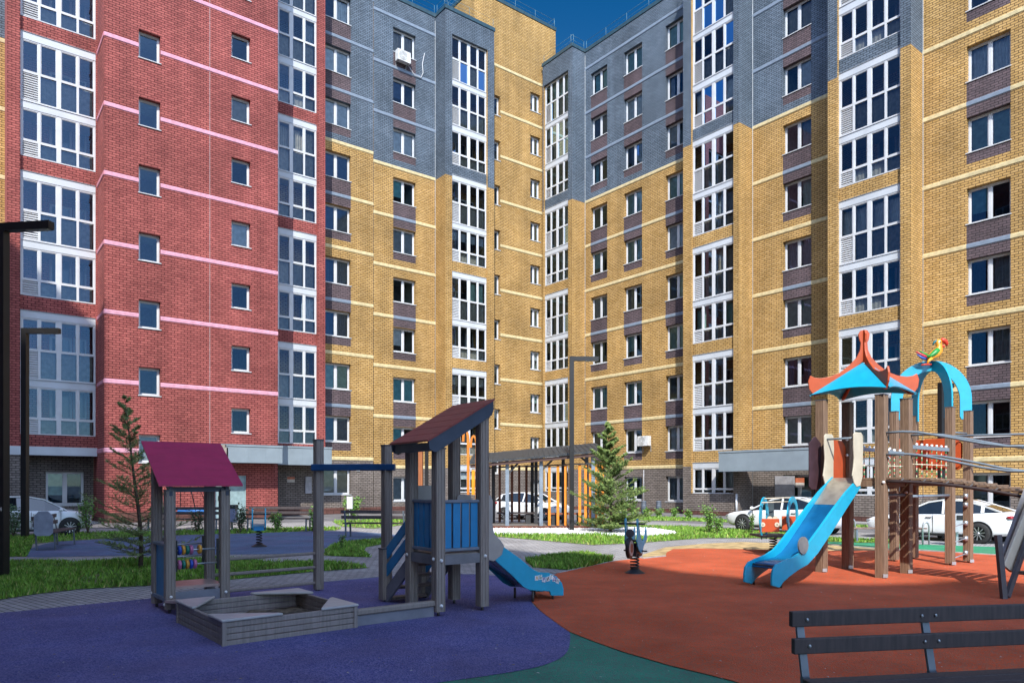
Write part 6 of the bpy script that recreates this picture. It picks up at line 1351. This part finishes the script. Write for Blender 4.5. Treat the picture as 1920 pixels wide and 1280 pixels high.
    fx = St[0][0]; mb = MB(); mb.box(fx-.06, fx+.0, -.45, .45, .30, .42); mb.box(fx-.12, fx-.03, -.4, .4, .50, .58); inst('grille', mb.mesh('grille', BLK), t0, (0, 0, 0))
    mb = MB(); mb.box(fx-.0, fx+.015, -.26, .26, .43, .54); inst('number_plate', mb.mesh('number_plate', WHT), t0, (0, 0, 0))
    return t0
aD2 = math.atan2(.7873, -.6166)
def carpos(wheel, fwd, hd, wx, sc=.83): return (wheel[0]-cos(hd)*wx*sc, wheel[1]-sin(hd)*wx*sc, 0)
# the measured wheel is the near-side one: shift by half a track towards the far side
def put(px, py, hd, wx, side, lab, kind):
    w = g(px, py); n_ = Vector((-sin(hd), cos(hd), 0))*(-side)*.88*.83; c = w+n_-Vector((cos(hd), sin(hd), 0))*wx*.83; return car((c.x, c.y, 0), hd, lab, kind)
put(1836, 1019, aD2, -1.42, 1, 'white saloon with red tail light parked behind the play tower posts', 'saloon')
put(1394, 996, aD2, 1.42, 1, 'white car half hidden by the blue slide, only its front wheel showing', 'saloon')
put(131, 1003, TH_L, 1.25, -1, 'white hatchback parked in shade at the left edge behind the lamp posts', 'hatch')
car((.95, 33.6, 0), R(-30), 'white hatchback seen through the pavilion slats', 'hatch')
# ================================================================== the blocks behind the viewpoint that shade the courtyard
def block(pts, hgt, lab, m, z0=0):
    c = sum((Vector((*p, 0)) for p in pts), Vector())/len(pts); t0 = empty('apartment_building', c, 0, lab, 'building'); n = len(pts)
    vs = [(*p, 0) for p in pts]+[(*p, hgt) for p in pts]; me = bpy.data.meshes.new('wall'); fs = [(i, (i+1) % n, (i+1) % n+n, i+n) for i in range(n)]+[tuple(range(n, 2*n))]; me.from_pydata(vs, [], fs); ul = me.uv_layers.new(name='UVMap'); k = 0
    for i in range(n):
        L = (Vector(pts[(i+1) % n])-Vector(pts[i])).length
        for uv in ((0, 0), (L, 0), (L, hgt), (0, hgt)): ul.data[k].uv = uv; k += 1
    me.materials.append(m); o = bpy.data.objects.new('wall', me); COL.objects.link(o); par(o, t0)
    for i in range(n):
        a, b = Vector((*pts[i], 0)), Vector((*pts[(i+1) % n], 0)); L = (b-a).length; d = (b-a)/L; n_ = Vector((d.y, -d.x, 0))
        if L < 3.5: continue
        k = int(L/3.6); mb = MB(); mf = MB()
        for j in range(k):
            for fl in range(10):
                x = L*(j+.5)/k; p = a+d*x+n_*.02+Vector((0, 0, 2.0+fl*2.9)); mf.bar(p-d*.85, p+d*.85, .03, 1.6); p2 = p+n_*.02
                for s in (-.41, .41): mb.add([tuple(p2+d*(s-.34)+Vector((0, 0, -.68))), tuple(p2+d*(s+.34)+Vector((0, 0, -.68))), tuple(p2+d*(s+.34)+Vector((0, 0, .68))), tuple(p2+d*(s-.34)+Vector((0, 0, .68)))], [(0, 1, 2, 3)])
        wo = mf.build('windows', M_W, t0); wo['kind'] = 'stuff'; mb.build('panes', MATS['dim_glass'], wo)
    return t0
HB2 = 33.0; SHL = HB2/math.tan(SUN_EL)
edge = [(-17, 27.4), (-11, 26.6), (-5.6, 25.2), (-2.6, 21.0), (.4, 17.6), (2.2, 15.4), (3.2, 13.4), (4.4, 12.25), (5.6, 11.75), (6.6, 11.85), (7.5, 12.25), (8.2, 11.75), (10, 11.6), (30, 11.6)]
block([(10, -40), (10, 11.6-SHL)]+[(x, y-SHL) for x, y in edge[::-1][2:]]+[(-17, -40)], HB2, 'brick apartment block behind the viewpoint that shades the foreground', M_Y)
block([(-17.02, 4.7), (-19.8, 6.2), (-30, 11.6), (-30, -7.9), (-17.02, -7.9)], HB2, 'red brick block to the left, outside the picture, shading the left bay', M_R)


# ------------------------------------------------------------------ ground
gm = mat('asphalt', (.17, .165, .17), .9, var=.25, scale=1.2, bump=.3, bscale=80)
mb = MB(); mb.add([(-400, -400, 0), (400, -400, 0), (400, 400, 0), (-400, 400, 0)], [(0, 1, 2, 3)]); tag(mb.build('ground', gm), kind='structure')
